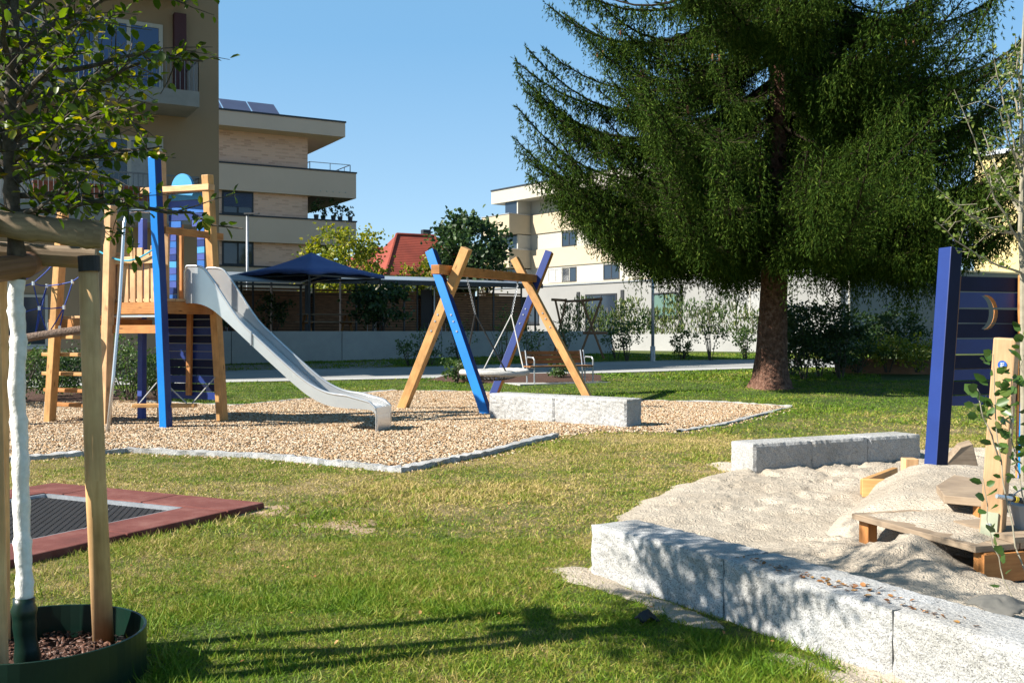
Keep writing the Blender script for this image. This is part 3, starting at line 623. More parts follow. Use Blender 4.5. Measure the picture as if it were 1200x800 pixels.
# --- building 3: cream stepped apartment block, centre
C3 = Vector((1.67, 87, 0)); U3 = Vector((.608, -.794, 0)); N3 = Vector((-.794, -.608, 0)); f3 = Fac(C3, U3, N3)
b3 = empty("apartment_building", C3, "cream apartment building with corner balconies half hidden by the spruce", "building")
m = MB(); m.prism([f3.p(-2.2, 0), f3.p(24, 0), f3.p(24, 0, -14), f3.p(-2.2, 0, -14)], UP*12.4); m.build("wall", M['render_offwhite'], b3)
m = MB(); f3.box(m, -3.6, 24.5, 12.4, 13.5, -15, 1.6); ro = m.build("roof", M['render_offwhite'], b3)
m = MB(); f3.box(m, -3.65, 24.6, 13.501, 13.62, -15.1, 1.66); m.build("coping", M['frame_dark'], ro)
for (z0, z1) in ((9.6, 11.2), (6.75, 8.27), (3.9, 5.35)):
    m = MB(); f3.box(m, -3.9, 0, z0, z1, -3, 2.4); bb = m.build("balcony", M['render_cream'], b3)
    m = MB(); f3.box(m, -3.95, .05, z1+.001, z1+.08, -3.05, 2.45); m.build("coping", M['galv'], bb)
    m = MB(); f3.box(m, .052, 24.1, z0, z1, -.5, .12); m.build("band", M['render_cream'], b3)
    m = MB(); f3.box(m, -3.4, -1.9, z0-1.3, z0-.005, 1.2, 1.4); m.build("balcony_post", M['render_offwhite'], b3)
fs = Fac(f3.p(0, 0, 0), N3, -N3.cross(UP) if False else U3)
for z0 in (11.22, 8.29, 5.4):
    m = MB(); f3.box(m, -2.0, -.25, z0, z0+1.25, .003, 1.3); m.build("glazed_bay", M['glass'], b3)
    m = MB(); f3.box(m, -.24, -.1, z0, z0+1.25, .003, 1.4); m.build("bay_post", M['render_offwhite'], b3)
    for a in (4.0, 9.0, 14): window(f3, b3, a, a+1.8, z0+.02, z0+1.2, M['frame_dark'], M['glass'], 2, .1, sill=False)
window(f3, b3, 2.2, 5.0, 5.42, 6.6, M['frame_white'], M['curtain'], 3, .1, sill=False)
m = MB(); f3.box(m, -2.2, 18, 1.0, 3.85, .002, .3); m.build("ground_floor_panel", M['render_yellow'], b3)
window(f3, b3, 10.0, 12.6, 2.2, 3.6, M['frame_dark'], M['glass'], 2, .1, d=.3, sill=False)
# --- building 4: long low white house, right
C4 = Vector((17.82, 55.5, 0)); f4 = Fac(C4, -U3, N3); f4b = Fac(C4, GU, GN)
b4 = empty("terraced_house", C4, "long low white flat roofed house behind the spruce trunk", "building")
m = MB(); m.prism([f4.p(0, 0), f4.p(34, 0), f4.p(34, 0, -9), f4.p(0, 0, -9)], UP*4.72, m=0); m.build("wall", M['render_white'], b4)
m = MB(); f4.box(m, -.1, 34.2, 4.721, 4.82, -9.1, .08); m.build("roof", M['galv'], b4)
for (a0, a1, z0, z1, fr, gl) in ((5.0, 7.4, 2.3, 3.9, 'frame_white', 'curtain'), (12.0, 14.3, 2.3, 3.9, 'frame_dark', 'glass_green'), (17.6, 20.8, 1.5, 4.0, 'frame_dark', 'glass'), (26, 28.5, 2.0, 4.0, 'frame_dark', 'glass')):
    window(f4, b4, a0, a1, z0, z1, M[fr], M[gl], 2, .12)
for a in (4.6, 11.6, 16.9, 21.4): m = MB(); f4.box(m, a, a+.3, 1.4, 4.2, .003, .06); m.build("shutter", M['darkmetal'], b4)
b5 = empty("house", C4+GU*.02, "house wing with deep shade painted into its blue grey walls right of the spruce trunk", "building")
m = MB(); m.prism([f4b.p(.3, 0, .4), f4b.p(26, 0, .4), f4b.p(26, 0, -9), f4b.p(.3, 0, -9)], UP*4.9); m.build("wall", plain('render_shade_grey', (.20, .23, .26), (.23, .26, .3), .6, .9), b5)  # shaded side of the white house, its shade put into the render colour
m = MB(); m.tube([f4b.p(.1, 1, .5), f4b.p(.1, 4.8, .5)], .07, 8); m.build("downpipe", M['frame_white'], b5)
m = MB(); f4b.box(m, .25, 26.1, 4.901, 5.0, -9, .45); m.build("roof", M['galv'], b5)
# --- building 6: tall yellow building, far right
C6 = Vector((33.5, 70, 0)); f6 = Fac(C6, U3, N3)
b6 = empty("apartment_building", C6, "tall yellow walled building glimpsed past the sapling at the right edge", "building")
m = MB(); m.prism([f6.p(-2, 0), f6.p(18, 0), f6.p(18, 0, -12), f6.p(-2, 0, -12)], UP*13.5); m.build("wall", M['render_yellow'], b6)
m = MB(); f6.box(m, -6.0, -2.01, 7.5, 11.0, -8, -.5); m.build("balcony_block", M['render_shade_blue'], b6)  # blue tone paints in the shade on the balcony side
m = MB(); f6.box(m, -2.3, 18.3, 13.501, 13.8, -12.3, .3); m.build("roof", M['galv'], b6)
for z in (4.5, 7.5, 10.5): window(f6, b6, 4, 6, z, z+1.6, M['frame_dark'], M['glass'], 2, .1)
# --- red roofed houses
def hiphouse(px, d, w, dp, z_e, z_r, label, rz=.45, dormer=True, chim=.3):
    c = W(px, 388, d); c.z = 0; e = empty("house", c, label, "house", "red roofed houses beyond the shed"); ca, sa = math.cos(rz), math.sin(rz)
    q = lambda a, b, z: c+Vector((ca*a-sa*b, sa*a+ca*b, z))
    m = MB(); m.prism([q(-w/2, -dp/2, 0), q(w/2, -dp/2, 0), q(w/2, dp/2, 0), q(-w/2, dp/2, 0)], UP*z_e); m.build("wall", M['render_offwhite'], e)
    m = MB(); o = .5; A = [q(-w/2-o, -dp/2-o, z_e), q(w/2+o, -dp/2-o, z_e), q(w/2+o, dp/2+o, z_e), q(-w/2-o, dp/2+o, z_e)]; k = w*.22; R0, R1 = q(-k, 0, z_r), q(k, 0, z_r)
    m.V = A+[R0, R1]; m.face((0, 1, 5, 4)); m.face((1, 2, 5)); m.face((2, 3, 4, 5)); m.face((3, 0, 4)); m.face((3, 2, 1, 0)); r_ = m.build("roof", M['tile_red'], e)
    m = MB(); 
    for P_ in (A[0], A[1]): m.tube([P_, R0 if P_ is A[0] else R1], .16, 6)
    m.tube([R0, R1], .18, 6); m.build("ridge", M['tile_red'], r_)
    m = MB(); m.box(q(w*chim*.5, .6, z_r-.1), .9, .7, 1.6, rz); m.build("chimney", M['frame_dark'], r_)
    if dormer:
        m = MB(); zc = z_e+(z_r-z_e)*.42; m.prism([q(.2, -dp*.33, zc-.7), q(2.2, -dp*.33, zc-.7), q(2.2, -dp*.33, zc+.4), q(1.2, -dp*.33, zc+1.0), q(.2, -dp*.33, zc+.4)], (Vector((-sa, ca, 0))*2.5)); m.build("dormer", M['tile_red'], r_)
    return e
hiphouse(487, 112, 10.0, 9, 7.2, 11.9, "larger red tiled house roof with two small chimneys and a dormer", .5)
hiphouse(452, 122, 13.0, 9, 7.0, 11.2, "lower red tiled roof standing left of the larger red roof", .45, False, .35)

# ================================================================ TERRACE, SHED, PAVILION
TW0, TW1 = G(180, 427.5), G(690, 414.0)
TW0 = Vector((-13.0, 32.9, 0)); TW1 = Vector((4.2, 42.8, 0)); tu = (TW1-TW0).normalized(); tn = Vector((-tu.y, tu.x, 0)); TL = (TW1-TW0).length
tw = empty("retaining_wall", TW0, "long grey concrete retaining wall holding up the shaded terrace", "wall")
m = MB(); nseg = 5
for i in range(nseg):
    a, b = TW0+tu*(TL*i/nseg+.012), TW0+tu*(TL*(i+1)/nseg-.012); m.prism([a, b, b+tn*.3, a+tn*.3], UP*1.42)
m.build("wall_panel", M['concrete'], tw)
m = MB(); q = TW0; m.prism([q+tn*.05-tu*.0, q+tu*TL+tn*.05, q+tu*TL+tn*12, q-tu*.0+tn*16], UP*1.33); m.build("terrace", M['gravel'], loc=TW0, kind="structure", label="raised gravel terrace behind the concrete wall", cat="terrace")
# white low wall and garden terrace right
GW0, GW1 = Vector((4.6, 52.0, 0)), Vector((22, 44.5, 0))
GW0 = Vector((3.2, 50.5, 0)); GW1 = Vector((12.6, 44.6, 0)); gu = (GW1-GW0).normalized()
m = MB(); m.prism([GW0, GW1, GW1+Vector((.1, .3, 0)), GW0+Vector((.1, .3, 0))], UP*1.28); m.build("garden_wall", M['concrete_pale'], loc=GW0, label="low pale sunlit garden wall left of the spruce trunk", cat="wall")
m = MB(); m.prism([GW0+Vector((0, .2, 0)), GW1+Vector((0, .2, 0)), GW1+Vector((10, 20, 0)), GW0+Vector((-2, 40, 0))], UP*1.22); m.build("garden_terrace", M['ground'], loc=GW0, kind="structure", label="raised garden strip in front of the white house", cat="garden")
m = MB(); m.prism([Vector((9.5, 30.0, 0)), Vector((17.2, 28.6, 0)), Vector((17.25, 28.9, 0)), Vector((9.55, 30.3, 0))], UP*.62); m.build("planter_wall", M['wood_brown'], loc=(9.5, 30, 0), label="low dark timber planter wall under the shaded shrubs on the right", cat="wall")

# slatted shed
S0 = Vector((-15.2, 37.8, 0)); 
def shed():
    e = empty("bicycle_shed", (-8, 44, 1.33), "long flat roofed timber slat shed behind the terrace, in shade", "shed")
    A = Vector((-15.5, 42.0, 1.33)); B = Vector((.55, 50.8, 1.33)); u = (B-A).normalized(); n = Vector((u.y, -u.x, 0)); L = (B-A).length
    panels = [(1.0, 3.9, 'wood_brown', .16), (4.2, 7.3, 'wood_brown', .115), (7.6, 10.4, 'wood_brown', .13), (10.9, 12.6, 'wood_brown', .12), (13.5, 15.6, 'wood_brown', .12), (15.8, 18.2, 'wood_brown', .12)]
    for a0, a1, mt, gp in panels:
        m = MB(); z = .1
        while z < 2.0:
            m.beam(A+u*a0+UP*z, A+u*a1+UP*z, .025, .085, side=n); z += gp
        po = m.build("slat_panel", M[mt], e)
        m = MB(); m.beam(A+u*a0, A+u*a0+UP*2.3, .07, .07, side=u); m.beam(A+u*a1, A+u*a1+UP*2.3, .07, .07, side=u); m.build("post", M['darkmetal'], e)
    m = MB(); m.prism([A+u*12.8, A+u*13.4, A+u*13.4+UP*2.05, A+u*12.8+UP*2.05], -n*.04); m.build("door", M['black'], e)
    m = MB(); m.beam(A+u*13.45+n*.05, A+u*13.45+n*.05+UP*2.15, .06, .06, side=u); m.beam(A+u*13.4+n*.05+UP*2.15, A+u*15.8+n*.05+UP*2.15, .06, .06, side=n); m.build("door_frame", M['galv'], e)
    # back screen
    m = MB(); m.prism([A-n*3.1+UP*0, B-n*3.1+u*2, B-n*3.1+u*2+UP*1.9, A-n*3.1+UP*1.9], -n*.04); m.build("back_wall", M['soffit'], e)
    m = MB(); z = .1
    while z < 1.75: m.beam(A-n*3+UP*z, B-n*3+UP*z, .03, .1, side=n); z += .13
    m.build("back_screen", M['wood_brown'], e)
    # roof: slopes slightly toward the viewer
    Ra, Rb = A-u*.6, B+u*.3
    m = MB(); m.prism([Ra+n*1.4+UP*2.28, Rb+n*1.4+UP*2.28, Rb-n*3.6+UP*2.72, Ra-n*3.6+UP*2.72], UP*.12, m=0); m.build("roof", M['roof_metal'], e)
    m = MB(); m.beam(Ra+n*1.42+UP*2.27, Rb+n*1.42+UP*2.27, .05, .2, side=n); 
    for i in range(9): q = A+u*(L*i/8); m.beam(q+n*1.2, q+n*1.2+UP*2.2, .07, .07, side=u)
    m.build("roof_beam", M['darkmetal'], e)
    # return wing at the left, coming toward us
    m = MB(); P0 = A-u*.4+n*1.3; P1 = P0+n*4.2
    z = .1
    while z < 1.9: m.beam(P0+u*1.0+UP*z, P1+u*1.0+UP*z, .025, .085, side=u); z += .17
    m.build("side_slat_panel", M['wood_brown'], e)
shed()
# dark metal pergola at far left of the terrace
pg = empty("pergola", (-11.6, 37.2, 1.33), "dark metal pergola frame with pale canopy edge left of the blue pavilion", "pergola")
m = MB(); PA = [W(262, 388, 37.5), W(322, 388, 41)]; 
q0, q1 = W(258, 332, 37.0), W(318, 322, 42.5); dq = GU*3.0
for q in (q0, q1, q0+dq, q1+dq): m.beam((q.x, q.y, 1.33), q, .08, .08)
m.beam(q0, q1, .08, .1, side=UP); m.beam(q0+dq, q1+dq, .08, .1, side=UP); m.beam(q0, q0+dq, .08, .1, side=UP); m.build("frame", M['darkmetal'], pg)
m = MB(); m.prism([q0-GU*.3+UP*.08, q0+dq+UP*.08, q1+dq+UP*.22, q1-GU*.3+UP*.22], UP*.06); m.build("canopy", M['roof_metal'], pg)

def pavilion():
    c = Vector((-7.75, 39.6, 1.33)); e = empty("gazebo", c, "square blue canvas gazebo with dark metal posts on the terrace", "gazebo"); h = 1.98; rz = .95
    q = lambda a, b, z: c+Vector((math.cos(rz)*a-math.sin(rz)*b, math.sin(rz)*a+math.cos(rz)*b, z))
    m = MB(); N_ = 12; top = q(0, 0, 3.12)
    rings = []
    for k in range(5):
        t = k/4; ring = []
        for s_ in range(4):
            a0, b0 = [(-1, -1), (1, -1), (1, 1), (-1, 1)][s_]; a1, b1 = [(1, -1), (1, 1), (-1, 1), (-1, -1)][s_]
            for i in range(N_):
                u = i/N_; A_, B_ = (a0+(a1-a0)*u)*h*t*1.0, (b0+(b1-b0)*u)*h*t*1.0
                zz = 3.12-(3.12-2.26)*t-.10*math.sin(math.pi*t)+.10*math.sin(math.pi*u)*t*t; pull = 1-.05*math.sin(math.pi*u)*t
                ring.append(q(A_*pull, B_*pull, zz))
        rings.append(ring)
    b = 0; n = 4*N_; m.V = [p for r in rings for p in r]
    for k in range(4):
        for i in range(n): j = (i+1) % n; m.face((k*n+i, k*n+j, (k+1)*n+j, (k+1)*n+i))
    # valance
    o = len(m.V); m.V += [p-UP*(.13+.03*math.sin(i*1.3)) for i, p in enumerate(rings[-1])]
    for i in range(n): j = (i+1) % n; m.face((4*n+i, 4*n+j, o+j, o+i))
    cn = m.build("canopy", M['parasol'], e, smooth=True); md = cn.modifiers.new("s", 'SOLIDIFY'); md.thickness = .01
    m = MB()
    for a, b_ in ((-1, -1), (1, -1), (1, 1), (-1, 1)):
        m.beam(q(a*h*.94, b_*h*.94, 0), q(a*h*.94, b_*h*.94, 2.2), .07, .07); m.beam(q(a*h*.94, b_*h*.94, 2.18), q(0, 0, 3.0), .03, .04)
    for a, b_, c_, d_ in ((-1, -1, 1, -1), (1, -1, 1, 1), (1, 1, -1, 1), (-1, 1, -1, -1)): m.beam(q(a*h*.94, b_*h*.94, 2.12), q(c_*h*.94, d_*h*.94, 2.12), .04, .06)
    m.build("post_frame", M['darkmetal'], e)
pavilion()
def picnic(c, rz, label):
    e = empty("picnic_table", c, label, "table"); q = lambda a, b, z: Vector(c)+Vector((math.cos(rz)*a-math.sin(rz)*b, math.sin(rz)*a+math.cos(rz)*b, z)); sd = q(1, 0, 0)-q(0, 0, 0); sy = q(0, 1, 0)-q(0, 0, 0)
    m = MB(); 
    for i in range(5): m.beam(q(-1.1, -.32+.16*i, .74), q(1.1, -.32+.16*i, .74), .14, .04, side=sy)
    m.build("tabletop", M['wood_grey'], e)
    for y in (-.75, .75):
        m = MB(); m.beam(q(-1.1, y, .45), q(1.1, y, .45), .26, .04, side=sy); m.build("seat", M['wood_grey'], e)
    for x in (-.8, .8):
        m = MB(); m.beam(q(x, -.75, 0), q(x, -.2, .72), .08, .06, side=sd); m.beam(q(x, .75, 0), q(x, .2, .72), .08, .06, side=sd); m.beam(q(x, -.8, .41), q(x, .8, .41), .08, .05, side=sd); m.build("leg", M['wood_orange'], e)
picnic((-7.2, 39.8, 1.33), .45, "weathered timber picnic table with benches under the blue gazebo")
def gchair(c, rz, label):
    e = empty("garden_chair", c, label, "chair", "metal chairs on the terrace"); q = lambda a, b, z: Vector(c)+Vector((math.cos(rz)*a-math.sin(rz)*b, math.sin(rz)*a+math.cos(rz)*b, z))
    m = MB(); m.prism([q(-.24, -.22, .43), q(.24, -.22, .43), q(.24, .22, .43), q(-.24, .22, .43)], UP*.03); m.build("seat", M['darkmetal'], e)
    m = MB(); 
    for i in range(5): m.beam(q(-.2+.1*i, .22, .45), q(-.2+.1*i, .32, .88), .03, .012)
    m.beam(q(-.24, .32, .88), q(.24, .32, .88), .03, .03, side=UP); m.build("backrest", M['darkmetal'], e)
    for a, b in ((-.22, -.2), (.22, -.2), (-.22, .22), (.22, .22)):
        m = MB(); m.tube([q(a, b, 0), q(a, b, .43)], .014, 6); m.build("leg", M['galv'], e)
gchair((-9.9, 39.0, 1.33), 1.3, "metal chair left of the picnic table under the gazebo")
gchair((-5.35, 40.0, 1.33), -.6, "metal chair with pale legs at the right post of the gazebo")
gchair((-3.2, 42.6, 1.33), -1.2, "metal chair on the terrace beside the shed door")
gchair((-2.5, 43.3, 1.33), 2.2, "metal chair turned toward the shed beside the shed door")
gchair((-10.9, 38.3, 1.33), .4, "metal chair furthest left on the terrace near the pergola")

# lamps
def lamp(x, y, h, label, head=False, r=.06):
    z = TZ(x, y); e = empty("street_lamp", (x, y, z), label, "street lamp"); m = MB(); m.tube([(x, y, z), (x, y, z+.02)], .12, 12); m.tube([(x, y, z+.02), (x, y, z+h)], [r, r*.75], 12); m.build("pole", M['galv'], e, smooth=True)
    m = MB(); m.tube([(x, y, z), (x, y, z+.55)], r*1.5, 12); m.build("base_sleeve", M['galv'], e)
    m = MB(); m.box((x+.25, y-.1, z+h+.04), .75, .16, .07, -.2); m.build("lamp_head", M['darkmetal'], e)
g_ = G(765, 423); lamp(W(765, 388, 36.2).x, 36.2, 4.6, "slim grey lamp post rising from the path into the spruce branches")
lamp(W(290, 388, 50).x, 50, 6.6, "thin pale lamp post in front of the banded brick building", r=.07)

# ================================================================ PLAY EQUIPMENT
# --- climbing tower with slide
O = Vector((-5.0, 14.8, 0)); tuL = Vector((-.906, .423, 0)); tv = Vector((.423, .906, 0)); SZ = 1.2
def T(a, b, z): return O+tuL*a+tv*b+UP*z
tower = empty("climbing_tower", T(.6, .6, 0), "wooden climbing tower with blue posts and boards, steel pole and plank ladder", "climbing tower")
def post(A, B, mats, w=.135, par=tower, name="post", m=0, lab=None, side=tv, foot=True):
    mb = MB(); mb.beam(A-UP*.05, B, w, w, side=side, m=m); p = mb.build(name, mats, par, bevel=.008, label=lab)
    if foot:
        d = (Vector(B)-Vector(A)).normalized(); q = MB(); f = Vector(side).cross(UP).normalized()
        q.beam(A-f*(w/2+.008)-UP*.04, A+d*.34-f*(w/2+.008), w*.8, .012, side=side); q.build("foot_bracket", M['galv'], p)
        q = MB()
        for h in (.12, .26): q.ball(Vector(A)+d*h-f*(w/2+.02), .013, 6)
        q.build("bolt", M['steel'], p)
    return p
pF1 = post(T(0, 0, 0), W(181, 184, 14.75), [M['blue'], M['navy']], .132, m=(1, 0, 0, 0, 0, 0), lab="bright blue leaning post")  # navy on the right face is painted-in shade, the post is all blue
post(T(0, SZ, 0), W(243, 205, 15.6), M['wood_honey'], .13)
post(T(SZ, SZ, 0), W(187, 178, 16.2), M['wood_pale'], .14)
post(T(SZ, 0, 0), W(130, 241, 15.1), M['wood_pale'], .13)
post(T(2.37, 0, 0), W(74, 243, 15.6), M['wood_honey'], .13)
post(T(2.37, 1.05, 0), W(134, 300, 16.6), M['darknavy'], .12, lab="dark navy post")
pn = post(T(1.42, .95, 0), T(1.38, .95, 3.2), M['violet'], .10, lab="violet painted post", foot=False)
# platforms
def deck(name, a0, a1, b0, b1, z, mat, par=tower):
    e_ = MB(); n = 6
    for i in range(n):
        u0 = b0+(b1-b0)*i/n; e_.prism([T(a0, u0+.006, z), T(a1, u0+.006, z), T(a1, u0+(b1-b0)/n-.006, z), T(a0, u0+(b1-b0)/n-.006, z)], UP*.035)
    d_ = e_.build(name, mat, par); 
    f = MB(); f.beam(T(a0, b0, z-.10), T(a1, b0, z-.10), .05, .17, side=tv); f.beam(T(a0, b1, z-.10), T(a1, b1, z-.10), .05, .17, side=tv)
    f.beam(T(a0, b0, z-.10), T(a0, b1, z-.10), .05, .17, side=tuL); f.beam(T(a1, b0, z-.10), T(a1, b1, z-.10), .05, .17, side=tuL); f.build("joist_frame", M['wood_orange'], d_)
deck("platform", .02, 1.25, .02, 1.2, 1.86, M['wood_pale'])
deck("lower_platform", 1.36, 2.40, .05, 1.1, 1.62, M['wood_pale'])
m = MB(); m.beam(T(.02, .0, 1.45), T(1.3, .0, 1.45), .05, .12, side=tv); m.build("brace_board", M['wood_orange'], tower)
m = MB(); m.beam(T(.02, .02, 1.64), T(1.2, .02, 1.64), .04, .03, side=tv); m.build("steel_bar", M['steel'], tower)
# picket balustrade on the near left side
for i in range(8):
    a = .12+i*.135; h = 2.62+.05*math.sin(i*1.7)+(.07 if i in (3, 5) else 0)
    m = MB(); m.beam(T(a, .03, 1.80), T(a+random.uniform(-.01, .01), .03, h), .10, .028, side=tuL); m.build("picket", M['wood_pale'], tower, bevel=.004)
m = MB(); m.beam(T(.05, -.025, 2.46), T(1.16, -.025, 2.46), .11, .05, side=UP); m.build("handrail", M['wood_pale'], tower, bevel=.006)
m = MB(); P0, P1 = T(1.2, -.09, 2.6), T(.03, -.1, 2.66); m.tube([P0.lerp(P1, i/10)-UP*.18*math.sin(math.pi*i/10) for i in range(11)], .013, 6); m.build("cyan_cord", M['rope_cyan'], tower)
m = MB(); m.beam(T(.22, .25, 1.9), T(.22, .25, 2.85), .07, .05); m.build("newel", M['wood_pale'], tower, bevel=.01)
# fireman pole
m = MB(); pts = [W(125, 508, 14.15)-UP*.1, W(133, 440, 14.25), W(140, 360, 14.4), W(144, 290, 14.5), W(145.5, 262, 14.55), W(148, 252, 14.6), W(152, 248, 14.75), W(160, 247, 15.0), W(176, 248, 15.0)]
m.tube(pts, .024, 10); m.build("climbing_pole", M['steel'], tower, smooth=True)
# top beam with disc, on the far right side
A, B = W(168, 224, 16.3), W(248, 219.5, 15.55)
m = MB(); m.beam(A, B, .09, .13, side=UP); m.build("top_beam", M['wood_pale'], tower, bevel=.006)
m = MB(); dn = -tv; c = W(213, 221, 15.8); dd_ = (B-A).normalized(); m.prism([c+(dd_*math.cos(math.pi*i/20)+UP*math.sin(math.pi*i/20))*.23 for i in range(21)], tv*.05); m.build("blue_disc", M['skyblue'], tower)
m = MB(); m.beam(T(.02, -.0, 2.88)+tv*.0, T(0, SZ, 2.88), .10, .06, side=UP); m.build("cross_bar", M['wood_orange'], tower, bevel=.005)
# upper boarded panel with window opening (in the far right plane)
cols = ['skyblue', 'violet', 'midblue', 'navy', 'violet', 'midblue', 'violet', 'skyblue', 'navy', 'violet', 'midblue', 'violet', 'navy', 'midblue', 'violet']
z = 1.9; i = 0; yb = SZ-.09
def PT(a, z): return T(a, yb, z)
up = empty("upper_board_panel", T(.5, yb, 1.9), None, None); up.parent = tower; up.location = T(.5, yb, 1.9)-tower.location
while z < 3.5:
    h = .105; lean = .02*math.sin(i*2.1)
    segs = [(.25, 1.0)] if z > 3.08 else [(.28, .42), (.85, .99)]
    if 2.96 < z <= 3.08: segs = [(.27, .52), (.75, .99)]
    for a0, a1 in segs: c = MB(); c.prism([PT(a0, z+lean*.2), PT(a1, z), PT(a1, z+h-.008), PT(a0, z+h-.008+lean*.2)], tv*.025); c.build("painted_board", M[cols[(i+(a0 > .5)*2) % len(cols)]], up)
    z += h; i += 1
m = MB(); m.beam(T(.80, yb+.06, 1.9), T(.80, yb+.06, 3.1), .06, .05, side=tuL); m.build("upright", M['wood_orange'], tower)
# lower dark board wall (far right plane) under the platform
seq = ['navy', 'darknavy', 'navy', 'darknavy', 'darknavy', 'navy']
lw = empty("lower_board_wall", T(.5, yb, .4), None, None); lw.parent = tower; lw.location = T(.5, yb, .4)-tower.location
z = .36; i = 0
while z < 1.72:
    h = .125; m = MB(); m.prism([PT(-.02, z), PT(1.12, z), PT(1.12, z+h-.01), PT(-.02, z+h-.01)], tv*.025); m.build("painted_board", M[seq[i % 6]], lw); z += h; i += 1
m = MB(); m.beam(T(.55, yb-.05, .42), T(.52, yb-.05, 1.75), .09, .05, side=tuL); m.build("centre_upright", M['wood_orange'], tower, bevel=.004)
# plank ladder at the left bay
for i, (z, a0, a1) in enumerate(((1.33, 1.5, 2.15), (1.06, 1.5, 2.62), (.76, 1.48, 2.68), (.50, 1.48, 2.70), (.27, 1.55, 2.68))):
    m = MB(); m.beam(T(a0, .12+i*.05, z), T(a1, .12+i*.05, z), .20, .055, side=tv); m.build("ladder_plank", M['wood_honey'] if i < 3 else M['wood_orange'], tower, bevel=.008)
for a, z0, z1 in ((2.5, .25, 1.55), (1.62, .25, 1.4)):
    m = MB(); m.tube([T(a+.12, .34, z0), T(a, .1, z1)], .011, 5); m.build("ladder_rope", M['rope_white'], tower)
# hanging bench between the posts
hb = MB(); hb.beam(T(.48, -.05, .34)-tv*.1, T(-.30, .28, .34), .20, .05, side=tv); hbo = hb.build("hanging_plank", M['wood_honey'], tower, bevel=.008)
for P0, P1 in ((T(.42, -.1, .37), T(.58, .5, .72)), (T(-.25, .26, .37), T(.05, 1.1, .72)), (T(-.2, .2, .37), T(.0, .08, .6))):
    m = MB(); m.tube([P0, P1], .010, 5); m.build("hanging_rope", M['rope_white'], hbo)
# rope net to the left
nodes = dict(a=(65, 307, 15.5), b=(39, 332, 15.3), c=(8, 339, 15.2), d=(46, 361, 15.4), e=(55, 335, 15.6), f=(85, 330, 15.4), g=(112, 309, 15.2), h=(75, 360, 15.4), i=(70, 384, 15.4), j=(0, 371, 15.2), k=(41, 394, 15.3), l=(56, 392, 15.4), m=(-60, 336, 15.0), n=(-60, 372, 15.0), o=(15, 398, 15.2), p=(-60, 300, 15.0))
nt_ = empty("climbing_net", W(10, 480, 15.4), "blue rope climbing net with thick woven rope beam at the left edge", "rope net"); nt_.location.z = 0
m = MB()
for s_ in "ab bc bd de ef fg fh hi de dk dl dj eb cm jn co dh pm ca ke mo no hl".split():
    P0, P1 = W(*nodes[s_[0]]), W(*nodes[s_[1]]); m.tube([P0, (P0+P1)/2-UP*.012, P1], .0095, 5)
m.build("net_rope", M['rope_blue'], nt_)
m = MB()
for s_ in "abdefghi": m.tube([W(*nodes[s_])-UP*.03, W(*nodes[s_])+UP*.03], .022, 6)
m.build("rope_clamp", M['steel'], nt_)
m = MB(); pts = [W(-70, 404, 15.0), W(0, 399, 15.0), W(30, 396, 15.0), W(60, 391, 15.05), W(97, 386, 15.1)]; m.tube(pts, .062, 12); m.build("rope_beam", plain('woven_rope', (.16, .10, .07), (.36, .26, .2), 28, .9, 1, .03, 40), nt_)
post(W(-62, 510, 15.0)*1, W(-58, 270, 15.0), M['wood_honey'], .15, par=nt_)

# --- slide
sd_ = Vector((.955, -.297, 0)).normalized(); sw = Vector((.297, .955, 0)).normalized(); S0_ = T(-.02, .60, 0); SW = .50
slide = empty("slide", S0_, "straight stainless steel slide running down from the tower to the wood chips", "slide")
prof = [(0, 1.88), (.22, 1.87), (.42, 1.80), (.62, 1.66), (1.0, 1.35), (1.5, .94), (1.9, .63), (2.12, .50), (2.32, .425), (2.55, .395), (2.80, .385), (2.97, .375), (3.04, .33), (3.06, .25), (3.06, -.04)]
def SP(s, w, z): return S0_+sd_*s+sw*w+UP*z
pr = []
for i in range(len(prof)-1):                       # smooth the profile
    for k in range(4):
        t = k/4; p0, p1, p2, p3 = prof[max(i-1, 0)], prof[i], prof[i+1], prof[min(i+2, len(prof)-1)]
        pr.append(tuple(.5*((2*p1[j])+(-p0[j]+p2[j])*t+(2*p0[j]-5*p1[j]+4*p2[j]-p3[j])*t*t+(-p0[j]+3*p1[j]-3*p2[j]+p3[j])*t**3) for j in (0, 1)))
pr.append(prof[-1])
m = MB(); k = len(pr); hw = SW/2
for s_, z in pr: m.V += [SP(s_, -hw, z), SP(s_, -hw*.8, z-.012), SP(s_, hw*.8, z-.012), SP(s_, hw, z)]
for i in range(k-1):
    for j in range(3): m.face((4*i+j, 4*i+j+1, 4*i+5+j, 4*i+4+j))
bed_ = m.build("slide_bed", M['steel'], slide, smooth=True); md = bed_.modifiers.new("s", 'SOLIDIFY'); md.thickness = .006
def wall_h(s_): 
    return .17 if s_ > .5 else .17
topz = []
for s_, z in pr:
    if s_ < .30: tz = z+.50
    elif s_ < .95: t = (s_-.30)/.65; tz = z+.50*(1-t)**1.3+.13*(1-(1-t)**1.3)
    elif s_ < 2.6: tz = z+.13
    elif s_ < 2.99: tz = z+.13-.08*(s_-2.6)/.39
    else: tz = z+.03
    topz.append(tz)
